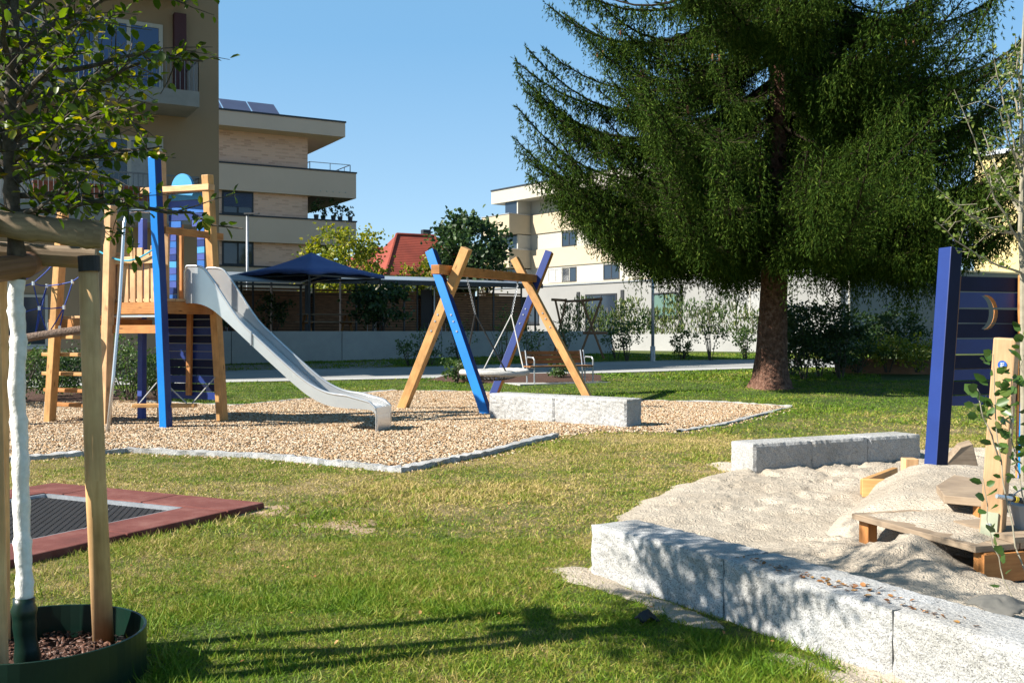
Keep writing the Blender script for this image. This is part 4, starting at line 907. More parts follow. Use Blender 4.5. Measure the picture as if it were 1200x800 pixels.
for w in (-hw, hw):
    m = MB(); t = .012 if w > 0 else -.012
    vs = [(s_, z, tz) for (s_, z), tz in zip(pr, topz)]
    for s_, z, tz in vs:
        m.V += [SP(s_, w, z-.05), SP(s_, w, tz), SP(s_, w+t, tz), SP(s_, w+t, z-.05)]
    for i in range(len(vs)-1):
        for j in range(4): j2 = (j+1) % 4; m.face((4*i+j, 4*i+j2, 4*i+4+j2, 4*i+4+j))
    m.face((0, 1, 2, 3)); L_ = 4*(len(vs)-1); m.face((L_+3, L_+2, L_+1, L_))
    so = m.build("slide_side", M['steel'], slide)
    m = MB(); tp = [SP(s_, w+t/2, tz) for s_, z, tz in vs if s_ > .04]; h0 = tp[0]
    tp = [SP(-.02, w+t/2, 1.9), SP(-.02, w+t/2, 2.3), SP(.02, w+t/2, 2.38)]+tp
    m.tube(tp[:-6], .018, 8); m.build("slide_rim", M['steel'], so, smooth=True)
m = MB(); m.box(SP(3.055, 0, .14), .02, SW, .44, math.atan2(sd_.y, sd_.x)); m.build("end_plate", M['steel'], slide)
m = MB(); m.tube([SP(1.1, -hw-.02, 1.22), SP(1.1, -hw-.02, 1.42)], .018, 6); m.tube([SP(1.1, hw+.02, 1.22), SP(1.1, hw+.02, 1.42)], .018, 6); m.build("bracket", M['galv'], slide)

# --- basket swing
sw_ = empty("swing_set", (-1.2, 17.85, 0), "timber swing frame of crossed blue and honey coloured legs with one beam", "swing frame")
ax = Vector((.371, .929, 0)); ex = Vector((.889, -.458, 0)); L0 = Vector((-1.2, 17.85, 0)); L1 = Vector((.62, 22.35, 0))
def leg(A, B, mats, m=0, lab=None):
    b = MB(); B = Vector(B); A = Vector(A); b.beam(A-UP*.05, B, .162, .162, side=ax, m=m); o = b.build("leg", mats, sw_, bevel=.008, label=lab)
    q = MB(); d = (B-A).normalized(); 
    for h in (.5, .56, .60):
        c = A+(B-A)*h-ax*.08; q.tube([c, c-ax*.012], .018, 8)
    q.build("bolt", M['galv'], o)
leg(G(470, 480), W(547, 291, 17.75), M['wood_honey'])
leg(G(572, 487), W(505, 294, 18.1), [M['blue'], M['navy']], m=(1, 0, 0, 0, 0, 0), lab="bright blue leg")  # right side coloured navy to deepen the shade on a blue leg
leg(G(690, 465), W(603, 303, 22.3), M['wood_honey'])
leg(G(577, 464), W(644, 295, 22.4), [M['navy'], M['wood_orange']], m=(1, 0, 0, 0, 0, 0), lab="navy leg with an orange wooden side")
m = MB(); m.beam(W(510, 315.5, 17.5), W(631, 327, 22.6), .16, .16, side=UP); m.build("beam", M['wood_orange'], sw_, bevel=.008)
BC = W(579.5, 436, 20.1); bs = empty("nest_swing", BC, "round nest swing with pale rope wrapped rim hanging from the timber beam", "swing seat")
m = MB(); n = 40; RR = .64; rim = [BC+Vector((math.cos(2*math.pi*i/n)*RR, math.sin(2*math.pi*i/n)*RR, .012*math.sin(2*math.pi*i/n*2))) for i in range(n+1)]
m.tube(rim, [.055+.006*(i % 2) for i in range(n+1)], 10, False); m.build("rim", M['rope_white'], bs, smooth=True)
m = MB()
for i in range(14):
    a = math.pi*i/14
    m.tube([BC+Vector((math.cos(a)*RR*t, math.sin(a)*RR*t, -.16*(1-t*t))) for t in np.linspace(-1, 1, 9)], .011, 5)
for rr_ in (.16, .32, .48): m.tube([BC+Vector((math.cos(2*math.pi*i/20)*rr_, math.sin(2*math.pi*i/20)*rr_, -.16*(1-(rr_/RR)**2))) for i in range(21)], .011, 5, False)
m.build("net", M['black'], bs)
H1, H2 = W(547.5, 327, 18.9), W(606.5, 333, 21.4)
for H, ss, mt in ((H1, -1, 'black'), (H2, 1, 'galv')):
    J = H.lerp(Vector((BC.x+ss*.28*.37, BC.y+ss*.35, BC.z)), .36)
    m = MB(); nl = 22
    for i in range(nl):
        c = H.lerp(J, (i+.5)/nl); a = (J-H).normalized(); s2 = ex if i % 2 else ax; hh = (J-H).length/nl*.62
        m.tube([c-a*hh+s2*.0, c-a*hh*.5+s2*.018, c+a*hh*.5+s2*.018, c+a*hh, c+a*hh*.5-s2*.018, c-a*hh*.5-s2*.018, c-a*hh], .005, 4, False)
    m.build("chain", M['galv'], bs)
    for s3 in (-1, 1):
        an = math.atan2(ax.y, ax.x)*1+(0 if ss > 0 else math.pi)+s3*.75
        E = BC+Vector((math.cos(an)*RR, math.sin(an)*RR, .03)); m = MB(); m.tube([J, E], .016 if mt == 'black' else .013, 6); m.build("hanger_rope", M['darkmetal' if mt == 'black' else 'rope_white'], bs)
    m = MB(); m.tube([H+UP*.1, H], .02, 6); m.build("hook", M['galv'], bs)

# --- sunken trampoline
tc = (TRC[0]+TRC[2])/2; tc.z = 0; tr = empty("trampoline", tc, "ground level trampoline with red rubber surround and dark slatted mat", "trampoline")
def Q(a, b, z=0): return Vector((_A.x, _A.y, 0))+_e1*a+_e2*b+UP*z
bw = .42; H_ = .055
rubber = [[(0, 0), (TR, 0), (TR-bw, bw), (bw, bw)], [(TR, 0), (TR, TR), (TR-bw, TR-bw), (TR-bw, bw)], [(TR, TR), (0, TR), (bw, TR-bw), (TR-bw, TR-bw)], [(0, TR), (0, 0), (bw, bw), (bw, TR-bw)]]
rubber = [[(0, 0), (.9, 0), (.9, bw), (0, bw)], [(.906, 0), (1.8, 0), (1.8, bw), (.906, bw)], [(1.806, 0), (TR, 0), (TR, bw), (1.806, bw)],
          [(0, bw+.006), (bw, bw+.006), (bw, 1.4), (0, 1.4)], [(0, 1.406), (bw, 1.406), (bw, TR), (0, TR)], [(TR-bw, bw+.006), (TR, bw+.006), (TR, 1.4), (TR-bw, 1.4)], [(TR-bw, 1.406), (TR, 1.406), (TR, TR), (TR-bw, TR)], [(bw+.006, TR-bw), (TR-bw-.006, TR-bw), (TR-bw-.006, TR), (bw+.006, TR)]]
for r_ in rubber:
    m = MB(); m.prism([Q(a, b, -.02) for a, b in r_], UP*(H_+.02)); m.build("rubber_tile", M['rubber_red'], tr, bevel=.012)
i0, i1 = bw+.004, TR-bw-.004
m = MB()
for (a, b, c, d) in ((i0, i0, i1, i0), (i1, i0, i1, i1), (i1, i1, i0, i1), (i0, i1, i0, i0)):
    P0, P1 = Q(a, b, .022), Q(c, d, .022); ins = ((Q(TR/2, TR/2, .022)-(P0+P1)/2).normalized())*.016; m.beam(P0+ins, P1+ins, .03, .05, side=ins)
m.build("steel_frame", M['galv'], tr)
m = MB(); b = i0+.07; row = 0
while b < i1-.04:
    a = i0+.05+(.03 if row % 2 else 0)
    while a < i1-.06:
        m.prism([Q(a, b, .012), Q(a+.05, b, .012), Q(a+.05, b+.024, .012), Q(a, b+.024, .012)], UP*.014); a += .062
    b += .04; row += 1
m.build("slatted_mat", M['black'], tr)
m = MB(); m.prism([Q(i0, i0, .004), Q(i1, i0, .004), Q(i1, i1, .004), Q(i0, i1, .004)], UP*.006); m.build("mat_base", plain('mat_glint_grey', (.38, .39, .4), (.5, .51, .52), 20, .5), tr)  # pale grey base stands in for highlights between the slats

# --- bench
def bench():
    c = Vector((.45, 25.5, TZ(0, 25.5))); u = Vector((.904, .427, 0)); n = Vector((-.427, .904, 0)); L = 1.8
    e = empty("park_bench", c, "park bench with brown timber slats and curved steel armrest on a pale slab", "bench"); q = lambda a, b, z: c+u*a+n*b+UP*z
    m = MB()
    for i in range(3): m.beam(q(0, .04+.14*i, .45), q(L, .04+.14*i, .45), .12, .035, side=n)
    bw_ = wood('bench_brown', (.26, .12, .05), (.38, .19, .085), knots=False); m.build("seat", bw_, e)
    m = MB()
    for i in range(3): m.beam(q(-.02, .46+.035*i, .56+.11*i), q(L+.02, .46+.035*i, .56+.11*i), .02, .095, side=n)
    m.build("backrest", bw_, e)
    for a in (.12, L-.08, L+.0):
        m = MB(); 
        if a != L-.08: m.tube([q(a, 0, 0), q(a, 0, .62), q(a, .05, .67), q(a, .38, .68), q(a, .44, .62)], .02, 6)
        m.tube([q(a, .42, 0), q(a, .42, .45), q(a, .52, .85)], .02, 6); m.tube([q(a, 0, .42), q(a, .42, .42)], .02, 6); m.build("armrest_frame", M['galv'], e)
bench()
sl_ = MB(); c0 = Vector((.2, 25.2, TZ(0, 25.2))); u = Vector((.904, .427, 0)); n = Vector((-.427, .904, 0)); sl_.prism([c0, c0+u*2.6, c0+u*2.6+n*.9, c0+n*.9], UP*.035); sl_.build("bench_slab", M['concrete_pale'], kind="structure", label="pale concrete slab beneath the park bench", cat="paving")

# --- distant X-frame
def xframe():
    e = empty("timber_climbing_frame", W(690, 388, 36)-UP*1.2, "weathered timber frame of crossed poles beyond the path, behind the bench", "climbing frame")
    def x(px, py0, py1, s, d):
        m = MB(); A, B = W(px-s*.55, py0, d), W(px+s*.7, py1, d); A2, B2 = W(px+s*.55, py0, d), W(px-s*.7, py1, d); m.tube([A, B], .04, 6); m.tube([A2, B2], .04, 6); m.build("crossed_poles", M['wood_brown'], e)
    x(657, 350, 418, 12, 37); x(693, 351, 420, 21, 35.5)
    m = MB(); m.tube([W(646, 351, 37), W(664, 352, 37)], .05, 6); m.tube([W(682, 352, 35.5), W(706, 350, 35.5)], .05, 6); m.tube([W(683, 390, 35.5), W(712, 390, 35.5)], .05, 6); m.tube([W(664, 353, 37), W(690, 352, 35.5)], .045, 6); m.build("rail", M['wood_brown'], e)
xframe()

# --- sand play counter at the right
pc = empty("sand_play_house", (3.1, 7.2, 0), "sand play stand with navy board wall, moon cut-out, wooden posts and low decks", "playhouse")
NP = Vector((.904, .427, 0)); NPn = Vector((-.427, .904, 0))
A, B = W(1093, 566, 8.6), W(1114, 291, 8.75); 
post(A-UP*.2, B, [M['navy'], M['darknavy']], .135, par=pc, side=NP, m=(1, 0, 0, 0, 0, 0), foot=False, lab="tall navy leaning post")  # dark navy face paints in the shade on the side turned from the sun
# boards
BO = W(1127, 478, 8.95); BO = Vector((BO.x-.02, BO.y, 0)); bu = Vector((.93, .367, 0)).normalized(); bn = Vector((-bu.y, bu.x, 0))
ZT = [1.905, 1.765, 1.62, 1.49, 1.355, 1.215, 1.09, .985, .86, .765]
bcol = ['darknavy', 'navy', 'darknavy', 'darknavy', 'navy', 'darknavy', 'navy', 'darknavy', 'navy']
cut = bpy.data.meshes.new("moon_cut"); cb = bmesh.new()
mc = W(1158, 366, 9.05); R1 = .14
pts2 = []
for i in range(15): a = -R_(112)+R_(224)*i/14; pts2.append((math.cos(a)*R1-.07, math.sin(a)*R1*1.1))
for i in range(15): a = R_(78)-R_(156)*i/14; pts2.append((math.cos(a)*R1*.93-.165, math.sin(a)*R1*1.08))
vs = [cb.verts.new(Vector((mc.x, mc.y, mc.z))+bu*(a+.06)+UP*b_-bn*.3) for a, b_ in pts2]; f_ = cb.faces.new(vs); ex_ = bmesh.ops.extrude_face_region(cb, geom=[f_]); bmesh.ops.translate(cb, vec=bn*.6, verts=[g for g in ex_['geom'] if isinstance(g, bmesh.types.BMVert)]); bmesh.ops.recalc_face_normals(cb, faces=cb.faces); bmesh.ops.triangulate(cb, faces=cb.faces); cb.to_mesh(cut); cb.free(); cut.materials.append(M['wood_orange'])
cuto = bpy.data.objects.new("moon_cut", cut); COL.objects.link(cuto)
wl_ = empty("board_wall", BO, None, None); wl_.parent = pc; wl_.location = BO-pc.location
for i in range(9):
    j = .012*math.sin(i*2.3); m = MB(); s1, s0 = -.105*(1.9-ZT[i+1])/1.14-.03, -.105*(1.9-ZT[i])/1.14-.03; m.prism([BO+bu*s1+UP*(ZT[i+1]+.006), BO+bu*1.3+UP*(ZT[i+1]+.006+j), BO+bu*1.3+UP*(ZT[i]-.006+j*.5), BO+bu*s0+UP*(ZT[i]-.006)], bn*.045)
    o_ = m.build("painted_board", [M[bcol[i]], M['wood_orange']], wl_)
    if 0 < i < 5:
        bm_ = o_.modifiers.new("b", 'BOOLEAN'); bm_.object = cuto; bm_.operation = 'DIFFERENCE'; bm_.solver = 'FAST'
        try: bm_.material_mode = 'TRANSFER'
        except Exception: pass
        bpy.context.view_layer.update(); ev = o_.evaluated_get(bpy.context.evaluated_depsgraph_get()); nm = bpy.data.meshes.new_from_object(ev); o_.modifiers.clear(); o_.data = nm
bpy.data.objects.remove(cuto)
m = MB(); m.beam(BO-bu*.13+UP*.74-bn*.015, BO-bu*.025+UP*1.9-bn*.015, .03, .022, side=bu); m.build("batten", M['wood_brown'], pc)
m = MB(); m.beam(BO+bu*.68+UP*.1-bn*.05, BO+bu*.70+UP*1.92-bn*.05, .09, .06, side=bu); m.build("batten", M['wood_orange'], pc)
A2 = W(1209, 560, 8.0); post(Vector((A2.x, A2.y, -.05)), W(1222, 205, 8.3), M['blue'], .16, par=pc, side=NP, foot=False, lab="bright blue leaning post")
# front wooden post with bracket and badge
A3 = G(1157, 662, .12); B3 = W(1180, 396, 5.62); WD = Vector((.904, .427, 0))
post(A3-UP*.15, B3, wood('play_post_wood', (.46, .285, .15), (.60, .39, .22)), .115, par=pc, side=Vector((.80, -.6, 0)), foot=False)
d3 = (B3-A3).normalized(); s3 = Vector((.80, -.6, 0)).normalized(); n3 = s3.cross(UP).normalized()
m = MB(); c = A3-UP*.06+n3*.064-s3*.0; m.beam(c, c+d3*.37, .085, .014, side=s3); br = m.build("bracket", plain('bracket_green', (.42, .45, .32), (.5, .53, .38), 5, .6), pc)
for h in (.12, .30): m = MB(); m.ball(c+d3*h+n3*.012, .014, 8); m.build("bolt", M['steel'], br)
bc = A3.lerp(B3, .885)+n3*.0585
def disc(c, n_, s_, r, t, k=24): return [c+(s_*math.cos(2*math.pi*i/k)+n_.cross(s_)*math.sin(2*math.pi*i/k))*r for i in range(k)]
m = MB(); m.prism(disc(bc, n3, s3, .023, 0), n3*.004); bd = m.build("round_badge", plain('badge_blue', (.02, .12, .5), rough=.4), pc)
m = MB()
for k_ in (-1, 0, 1): m.beam(bc+n3*.0055+d3*(.009*k_)-s3*.010, bc+n3*.0055+d3*(.009*k_)+s3*.010, .0035, .002, side=d3)
m.beam(bc+n3*.0055-d3*.012-s3*.004, bc+n3*.0055+d3*.012-s3*.004, .003, .002, side=s3)
m.build("badge_emblem", plain('badge_white', (.8, .82, .85)), bd)
# lower deck: front edge A..B, sand lies on it
D0 = G(998, 601, .29); D1 = G(1143, 640, .29); du = (D1-D0).normalized(); dp = Vector((-du.y, du.x, 0))
m = MB()
for i in range(7):
    a, b = .0+i*.15, .0+(i+1)*.15-.008; L_ = (D1-D0).length
    m.prism([D0+dp*a+UP*-.035, D1+dp*a+UP*-.035, D1+dp*b+UP*-.035, D0+dp*b+UP*-.035], UP*.035)
dk = m.build("deck", M['wood_grey'], pc, bevel=.004)
for t in (.04, .97):
    m = MB(); q = D0.lerp(D1, t)+dp*.09; m.beam(Vector((q.x, q.y, -.05)), Vector((q.x, q.y, .252)), .09, .07, side=du); m.build("deck_leg", M['wood_orange'], dk, bevel=.005)
m = MB(); q0, q1 = D1+dp*.04-UP*.12, D1+dp*1.3-UP*.12; m.beam(q0, q1, .04, .15, side=du); m.build("fascia", M['wood_orange'], dk)
m = MB(); m.prism([D1+dp*.25+UP*.002+du*.01, D1+dp*1.3+UP*.002+du*.01, D1+dp*1.3+du*-.5+UP*.002, D1+dp*.3+du*-.5+UP*.002], UP*.03); m.build("side_deck", M['wood_grey'], dk)
# upper shelf
E0 = G(1106, 580, .42); E1 = G(1152, 584, .42)
m = MB(); m.prism([E0, E1, E1+Vector((.42, .55, 0)), E0+Vector((.45, .9, 0)), E0+Vector((.12, .4, 0))], UP*-.05); sh = m.build("upper_shelf", M['wood_grey'], pc, bevel=.005)
m = MB(); q = E1+Vector((.02, .05, -.05)); m.beam(q-UP*.35, q, .08, .08); m.build("shelf_leg", M['wood_orange'], sh)
# sand heaped on the decks and behind them
sheet("sand_on_deck", [tuple((D0+du*.05+dp*.04)[:2]), tuple((D0+du*.5+dp*.025)[:2]), tuple((D1-du*.05+dp*.05)[:2]), tuple((D1-du*.10+dp*.95)[:2]), tuple((D0+du*.05+dp*.95)[:2])], .02, lambda X, Y, d: .284+.026*sstep(-.02, .15, d+.2*(fbm(X*7, Y*7)-.5))+.028*(fbm(X*6, Y*6)-.4)*sstep(0, .1, d), M['sand'], pad=.03, kind="structure", label="thin layer of sand strewn over the low timber deck", cat="sand")
sheet("sand_heap", [(2.45, 6.75), (2.75, 6.35), (3.75, 6.3), (3.8, 8.3), (3.3, 8.35), (2.9, 7.5)], .03, lambda X, Y, d: .12+.22*sstep(-.5, .12, d)+.05*(fbm(X*4, Y*4)-.45)+.02*(fbm(X*11, Y*11)-.45)-.2*sstep(-.25, -.5, d), M['sand'], pad=.55, kind="structure", label="sand heaped against the back of the low timber decks", cat="sand")
# low plank box in the sand
K0 = G(1010, 571, .15); K1 = G(1077, 575, .15); 
m = MB(); m.beam(K0, K1+Vector((.12, .02, 0)), .05, .15, side=(0, 1, 0)); pb = m.build("plank_edge", M['wood_honey'], pc, bevel=.006)
m = MB(); m.beam(K0+Vector((.02, .03, .0)), K0+Vector((.55, .75, .0)), .05, .13, side=(1, -.7, 0)); m.build("plank_edge", M['wood_honey'], pc, bevel=.006)
m = MB(); q = G(1066, 556, .12); m.box(q+UP*.06, .12, .12, .18); m.build("corner_block", M['wood_pale'], pc, bevel=.006)
# wedge ramp
m = MB(); V0 = W(1102, 551, 9.0); V1 = W(1147, 549, 9.1); V2 = W(1140, 520, 9.15); V3 = W(1126, 524, 9.1)
m.prism([V0, V1, V2, V3], Vector((.12, .35, 0))); m.build("wedge_board", M['wood_grey'], pc, bevel=.006)
# shovel and bucket
s_ = empty("toy_shovel", G(1190, 600, .3), "black and steel handled sand digger lying over the deck at the right edge", "shovel")
m = MB(); m.tube([W(1168, 581, 5.4), W(1186, 584, 5.42)], .012, 8); m.build("shaft", M['steel'], s_); m = MB(); m.tube([W(1186, 584, 5.42), W(1225, 592, 5.46)], .016, 8); m.build("grip", M['black'], s_)
m = MB(); m.tube([W(1189, 584.6, 5.42), W(1192, 585.2, 5.424)], .0175, 8); m.build("yellow_band", plain('yellow_band', (.75, .55, .03)), s_)
bk = W(1203, 607, 5.7); be = empty("bucket", bk, "pale grey sand bucket half out of view at the right edge", "bucket")
m = MB(); k = 20; prb = [(.055, -.07), (.085, .07), (.092, .07), (.092, .08), (.08, .08), (.052, -.06)]
m.V = [bk+Vector((math.cos(2*math.pi*i/k)*r_, math.sin(2*math.pi*i/k)*r_, z)) for r_, z in prb for i in range(k)]
for j in range(5):
    for i in range(k): i2 = (i+1) % k; m.face((j*k+i, j*k+i2, (j+1)*k+i2, (j+1)*k+i))
m.face([i for i in range(k)][::-1]); m.face([5*k+i for i in range(k)]); m.build("pail", plain('bucket_grey', (.5, .52, .55)), be, smooth=False)
m = MB(); m.tube([bk+Vector((math.cos(a)*.092, 0, .075+math.sin(a)*.09)) for a in np.linspace(0, math.pi, 10)], .004, 5); m.build("handle", M['steel'], be)
# dark cloth by the wall, crumpled dark grey patch in the corner
def crumple(name, c, r, h, mat, label, cat, sd=1, n=22):
    rr = np.random.default_rng(sd); m = MB(); c = Vector(c)
    for i in range(n+1):
        for j in range(n+1):
            x, y = (i/n-.5)*2, (j/n-.5)*2; w = max(0, 1-(x*x+y*y)**.5*.95); z = h*(w**.5)*(.4+1.1*float(fbm(np.array(x*2.2+sd), np.array(y*2.2+3)))); m.V.append(c+Vector((x*r*(1+.25*math.sin(y*3+sd)), y*r*.7*(1+.2*math.cos(x*4)), z-.01)))
    for i in range(n):
        for j in range(n):
            a = i*(n+1)+j; xs_, ys_ = (i/n-.5)*2, (j/n-.5)*2
            if xs_*xs_+ys_*ys_*(1+.4*math.sin(xs_*5)) < 1: m.face((a, a+n+1, a+n+2, a+1))
    o = m.build(name, mat, loc=c, label=label, cat=cat, smooth=True); md = o.modifiers.new("s", 'SOLIDIFY'); md.thickness = .004; return o
crumple("crumpled_cloth", G(757, 725, .02), .055, .06, M['black'], "small crumpled black cloth lying on the grass before the granite wall", "cloth", 3)
crumple("grey_patch", G(1172, 712, .2), .16, .07, plain('patch_grey', (.12, .12, .11), (.2, .19, .17), 9, .9), "crumpled dark grey patch on the sand behind the granite wall", "sheet", 5)

# ================================================================ VEGETATION
def curve_pts(A, B, sag, n=8, up=0.0, jit=0.0):
    A, B = Vector(A), Vector(B); L = (B-A).length; out = []
    for i in range(n+1):
        t = i/n; p = A.lerp(B, t)+UP*(sag*L*math.sin(math.pi*t)+up*L*t*t); 
        if 0 < i < n and jit: p += Vector((random.uniform(-1, 1), random.uniform(-1, 1), random.uniform(-1, 1)))*jit*L
        out.append(p)
    return out
def leaves_along(pts, step, size, spread, out, droop=-.2, t0=0.15):
    for a, b in zip(pts[:-1], pts[1:]):
        L = (b-a).length; n = max(1, int(L/step+random.random()))
        for i in range(n):
            p = a.lerp(b, random.random()); t = (b-a).normalized(); r = Vector((random.gauss(0, 1), random.gauss(0, 1), random.gauss(0, .7))); r = (r-t*r.dot(t)).normalized()
            d = (r+t*.5+UP*droop).normalized(); q = p+r*random.random()*spread; s = size*random.uniform(.6, 1.2); out.append((q, d, s))
def leafmesh(name, L, mat, parent, flat=None, w=.62):
    P = np.array([tuple(a) for a, b, c in L]); D = np.array([tuple(b) for a, b, c in L]); S = np.array([c for a, b, c in L])
    S3 = np.stack([S*w/.6, S, S], 1)
    return scatter(name, LEAF_V, LEAF_F, P, basis(D, np.array([[0, 0, 1.]]) if flat else None), S3, mat, parent=parent)

# --- staked young tree, foreground left
TB = Vector((-1.93, 4.08, 0))
yt = empty("young_tree", TB, "young leafy tree with limewashed white trunk held by log stakes, foreground left", "tree")
tp = [TB+UP*.02, W(28, 700, 4.08), W(26, 600, 4.08), W(22, 500, 4.08), W(20, 400, 4.08), W(20, 322, 4.08)]
def wob(P, r0, r1, n=40, amp=.012):
    out, rad = [], []
    for i in range(n+1):
        f = i/n*(len(P)-1); k = min(int(f), len(P)-2); p = Vector(P[k]).lerp(Vector(P[k+1]), f-k); a = i*.45
        out.append(p+Vector((math.sin(a*.7), math.cos(a*.9), 0))*amp*(0 if i in (0, n) else 1)*.5); rad.append((r0+(r1-r0)*i/n)*(1+.05*math.sin(i*.9)+.035*math.sin(i*2.1)+(.12 if i % 7 == 3 else 0)))
    return out, rad
c_, r_ = wob([tp[0], W(29, 740, 4.08), tp[1]], .046, .042, 12, .004); m = MB(); m.tube(c_, [x*1.02 for x in r_], 14); m.build("trunk_wrap", M['green_plastic'], yt, smooth=True)
c_, r_ = wob([tp[1]-UP*.01]+tp[2:], .032, .030, 60, .008); m = MB(); m.tube(c_, r_, 16); m.build("white_trunk", M['limewash'], yt, smooth=True)
up_ = [tp[-1]-UP*.02, W(14, 240, 4.06), W(12, 160, 4.05), W(12, 90, 4.05), W(18, 0, 4.05), W(24, -90, 4.05), W(20, -170, 4.05)]
c_, r_ = wob(up_, .034, .008, 50, .01); m = MB(); m.tube(c_, r_, 10); m.build("trunk", M['bark_dark'], yt, smooth=True)
random.seed(21); BR = MB(); LV = []
targets = [((12, 250), (285, 268), 3.9, .06), ((13, 215), (190, 172), 4.0, .05), ((12, 170), (215, 66), 4.1, .1), ((14, 110), (238, 72), 4.25, .1), ((16, 60), (250, -4), 4.2, .12), ((12, 190), (170, 120), 3.75, .06),
           ((12, 230), (140, 240), 4.25, .05), ((16, 90), (120, 20), 3.8, .1), ((18, 20), (170, -60), 4.0, .1), ((14, 140), (90, 60), 3.7, .1), ((13, 200), (110, 205), 3.7, .04), ((20, -60), (140, -170), 4.1, .1), ((13, 160), (75, 150), 3.6, .04), ((14, 260), (75, 235), 3.9, .04), ((15, 130), (130, 100), 4.4, .07), ((13, 210), (80, 180), 4.5, .05)]
prim = []
for (a, b, d, s_) in targets:
    prim.append((W(a[0], a[1], 4.06), W(b[0], b[1], d), s_))
for i in range(26):                     # the rest of the crown: left, behind, towards the camera, above
    h = random.random(); z0 = 1.95+1.0*h; an = random.uniform(math.pi*.42, math.pi*1.62); L_ = random.uniform(.8, 1.3)*(1-.4*h); base_ = Vector((TB.x-.07, TB.y, z0))
    prim.append((base_, base_+Vector((math.cos(an)*L_, math.sin(an)*L_*.9, .25+.35*random.random())), .08))
for i in range(6):
    z0 = 2.7+.5*random.random(); an = random.uniform(0, 6.28); base_ = Vector((TB.x-.05, TB.y, z0)); L_ = random.uniform(.5, 1.1); prim.append((base_, base_+Vector((math.cos(an)*L_, math.sin(an)*L_, .5)), .08))
for k, (A, B, s_) in enumerate(prim):
    pts = curve_pts(A, B, s_, 9, jit=.018); L_ = (Vector(B)-Vector(A)).length; BR.tube(pts, [.011*(1-t/9.5)+.0022 for t in range(10)], 6)
    nsec = int(6+L_*6.5); inview = k < len(targets)
    for j in range(nsec):
        f = .12+.86*random.random(); ki = min(int(f*9), 8); p = pts[ki].lerp(pts[ki+1], f*9-ki); t = (pts[ki+1]-pts[ki]).normalized()
        r = Vector((random.gauss(0, 1), random.gauss(0, 1), random.gauss(.1, .6))).normalized(); d = (r+t*.8).normalized(); l2 = (.12+.30*(1-f)+.08*random.random())
        q = p+d*l2; tw_ = curve_pts(p, q, .03, 3, jit=.03); BR.tube(tw_, [.0035, .003, .0022, .0014], 4, False)
        leaves_along(tw_, .032, .044, .014, LV)
    leaves_along(pts[3:], .034, .046, .02, LV)
BR.build("branches", M['bark_dark'], yt); leafmesh("crown", LV, M['leaf_young'], yt, flat=True)
# stakes and logs
sup = empty("tree_stakes", (-1.9, 4.15, 0), "round timber stakes joined by half logs around the young tree", "tree support")
m = MB(); m.tube([G(122, 768, .0), W(112, 560, 4.2), W(103, 300, 4.16)], [.044, .041, .038], 20); m.build("stake", M['stake'], sup, smooth=True)
m = MB(); m.tube([Vector((-1.985, 3.92, 0)), Vector((-2.03, 3.95, 1.86))], [.05, .045], 20); m.build("stake", M['stake'], sup)
m = MB(); m.tube([Vector((-2.22, 4.42, 0)), Vector((-2.2, 4.38, 1.74))], [.045, .042], 16); m.build("stake", M['stake'], sup)
c_, r_ = wob([W(-120, 255, 4.0), W(0, 262, 4.02), W(121, 277, 4.08)], .054, .052, 26, .004); m = MB(); m.tube(c_, r_, 20); m.build("top_log", M['log'], sup, smooth=True, bevel=.006)
m = MB(); m.tube([W(-60, 292, 4.15), W(112, 303, 4.3)], .045, 16); m.build("cross_log", M['wood_grey'], sup)
m = MB(); m.tube([W(-20, 318, 3.92), W(28, 312, 4.1), W(50, 300, 4.5)], .05, 16); m.build("cross_log", M['wood_brown'], sup)
m = MB(); m.tube([W(105, 318, 4.155)-Vector((0, 0, 0)), W(104, 300, 4.155)], .0425, 20); m.build("dark_tie", M['black'], sup)
rg = empty("planting_ring", RING_C, "dark green plastic planting ring around the young tree's base", "planting ring")
m = MB(); n = 64; hh = .2
for i in range(n):
    a = 2*math.pi*i/n
    for r_, z in ((RING_R, -.03), (RING_R, hh), (RING_R-.006, hh+.002), (RING_R-.012, hh), (RING_R-.012, -.03)): m.V.append(RING_C+Vector((math.cos(a)*r_, math.sin(a)*r_, z)))
for i in range(n):
    j = (i+1) % n
    for k in range(4): m.face((5*i+k, 5*j+k, 5*j+k+1, 5*i+k+1))
m.build("ring_wall", M['green_plastic'], rg, smooth=False)
sheet("ring_mulch", blob(RING_C.x, RING_C.y, RING_R-.012, RING_R-.012, 40), .02, lambda X, Y, d: .055+.05*(fbm(X*18, Y*18)-.3), M['mulch'], pad=.0, kind="structure", label="bark mulch filling the planting ring", cat="mulch")
rr = np.random.default_rng(3); n = 900; a = rr.random(n)*6.28; q = np.sqrt(rr.random(n))*(RING_R-.03); D = np.stack([np.cos(a*7), np.sin(a*7), rr.normal(size=n)*.5], 1)
scatter("mulch_bits", CH_V, CH_F, np.stack([RING_C.x+q*np.cos(a), RING_C.y+q*np.sin(a), np.full(n, .085)], 1), basis(D, np.array([[0., 0, 1]])), np.stack([rr.uniform(.006, .014, n), rr.uniform(.015, .04, n), rr.uniform(.004, .008, n)], 1), leafmat('mulch_chip', [(0, (.04, .018, .012)), (1, (.17, .08, .05))], 0), kind="stuff", label="loose bark pieces inside the green ring", cat="mulch")
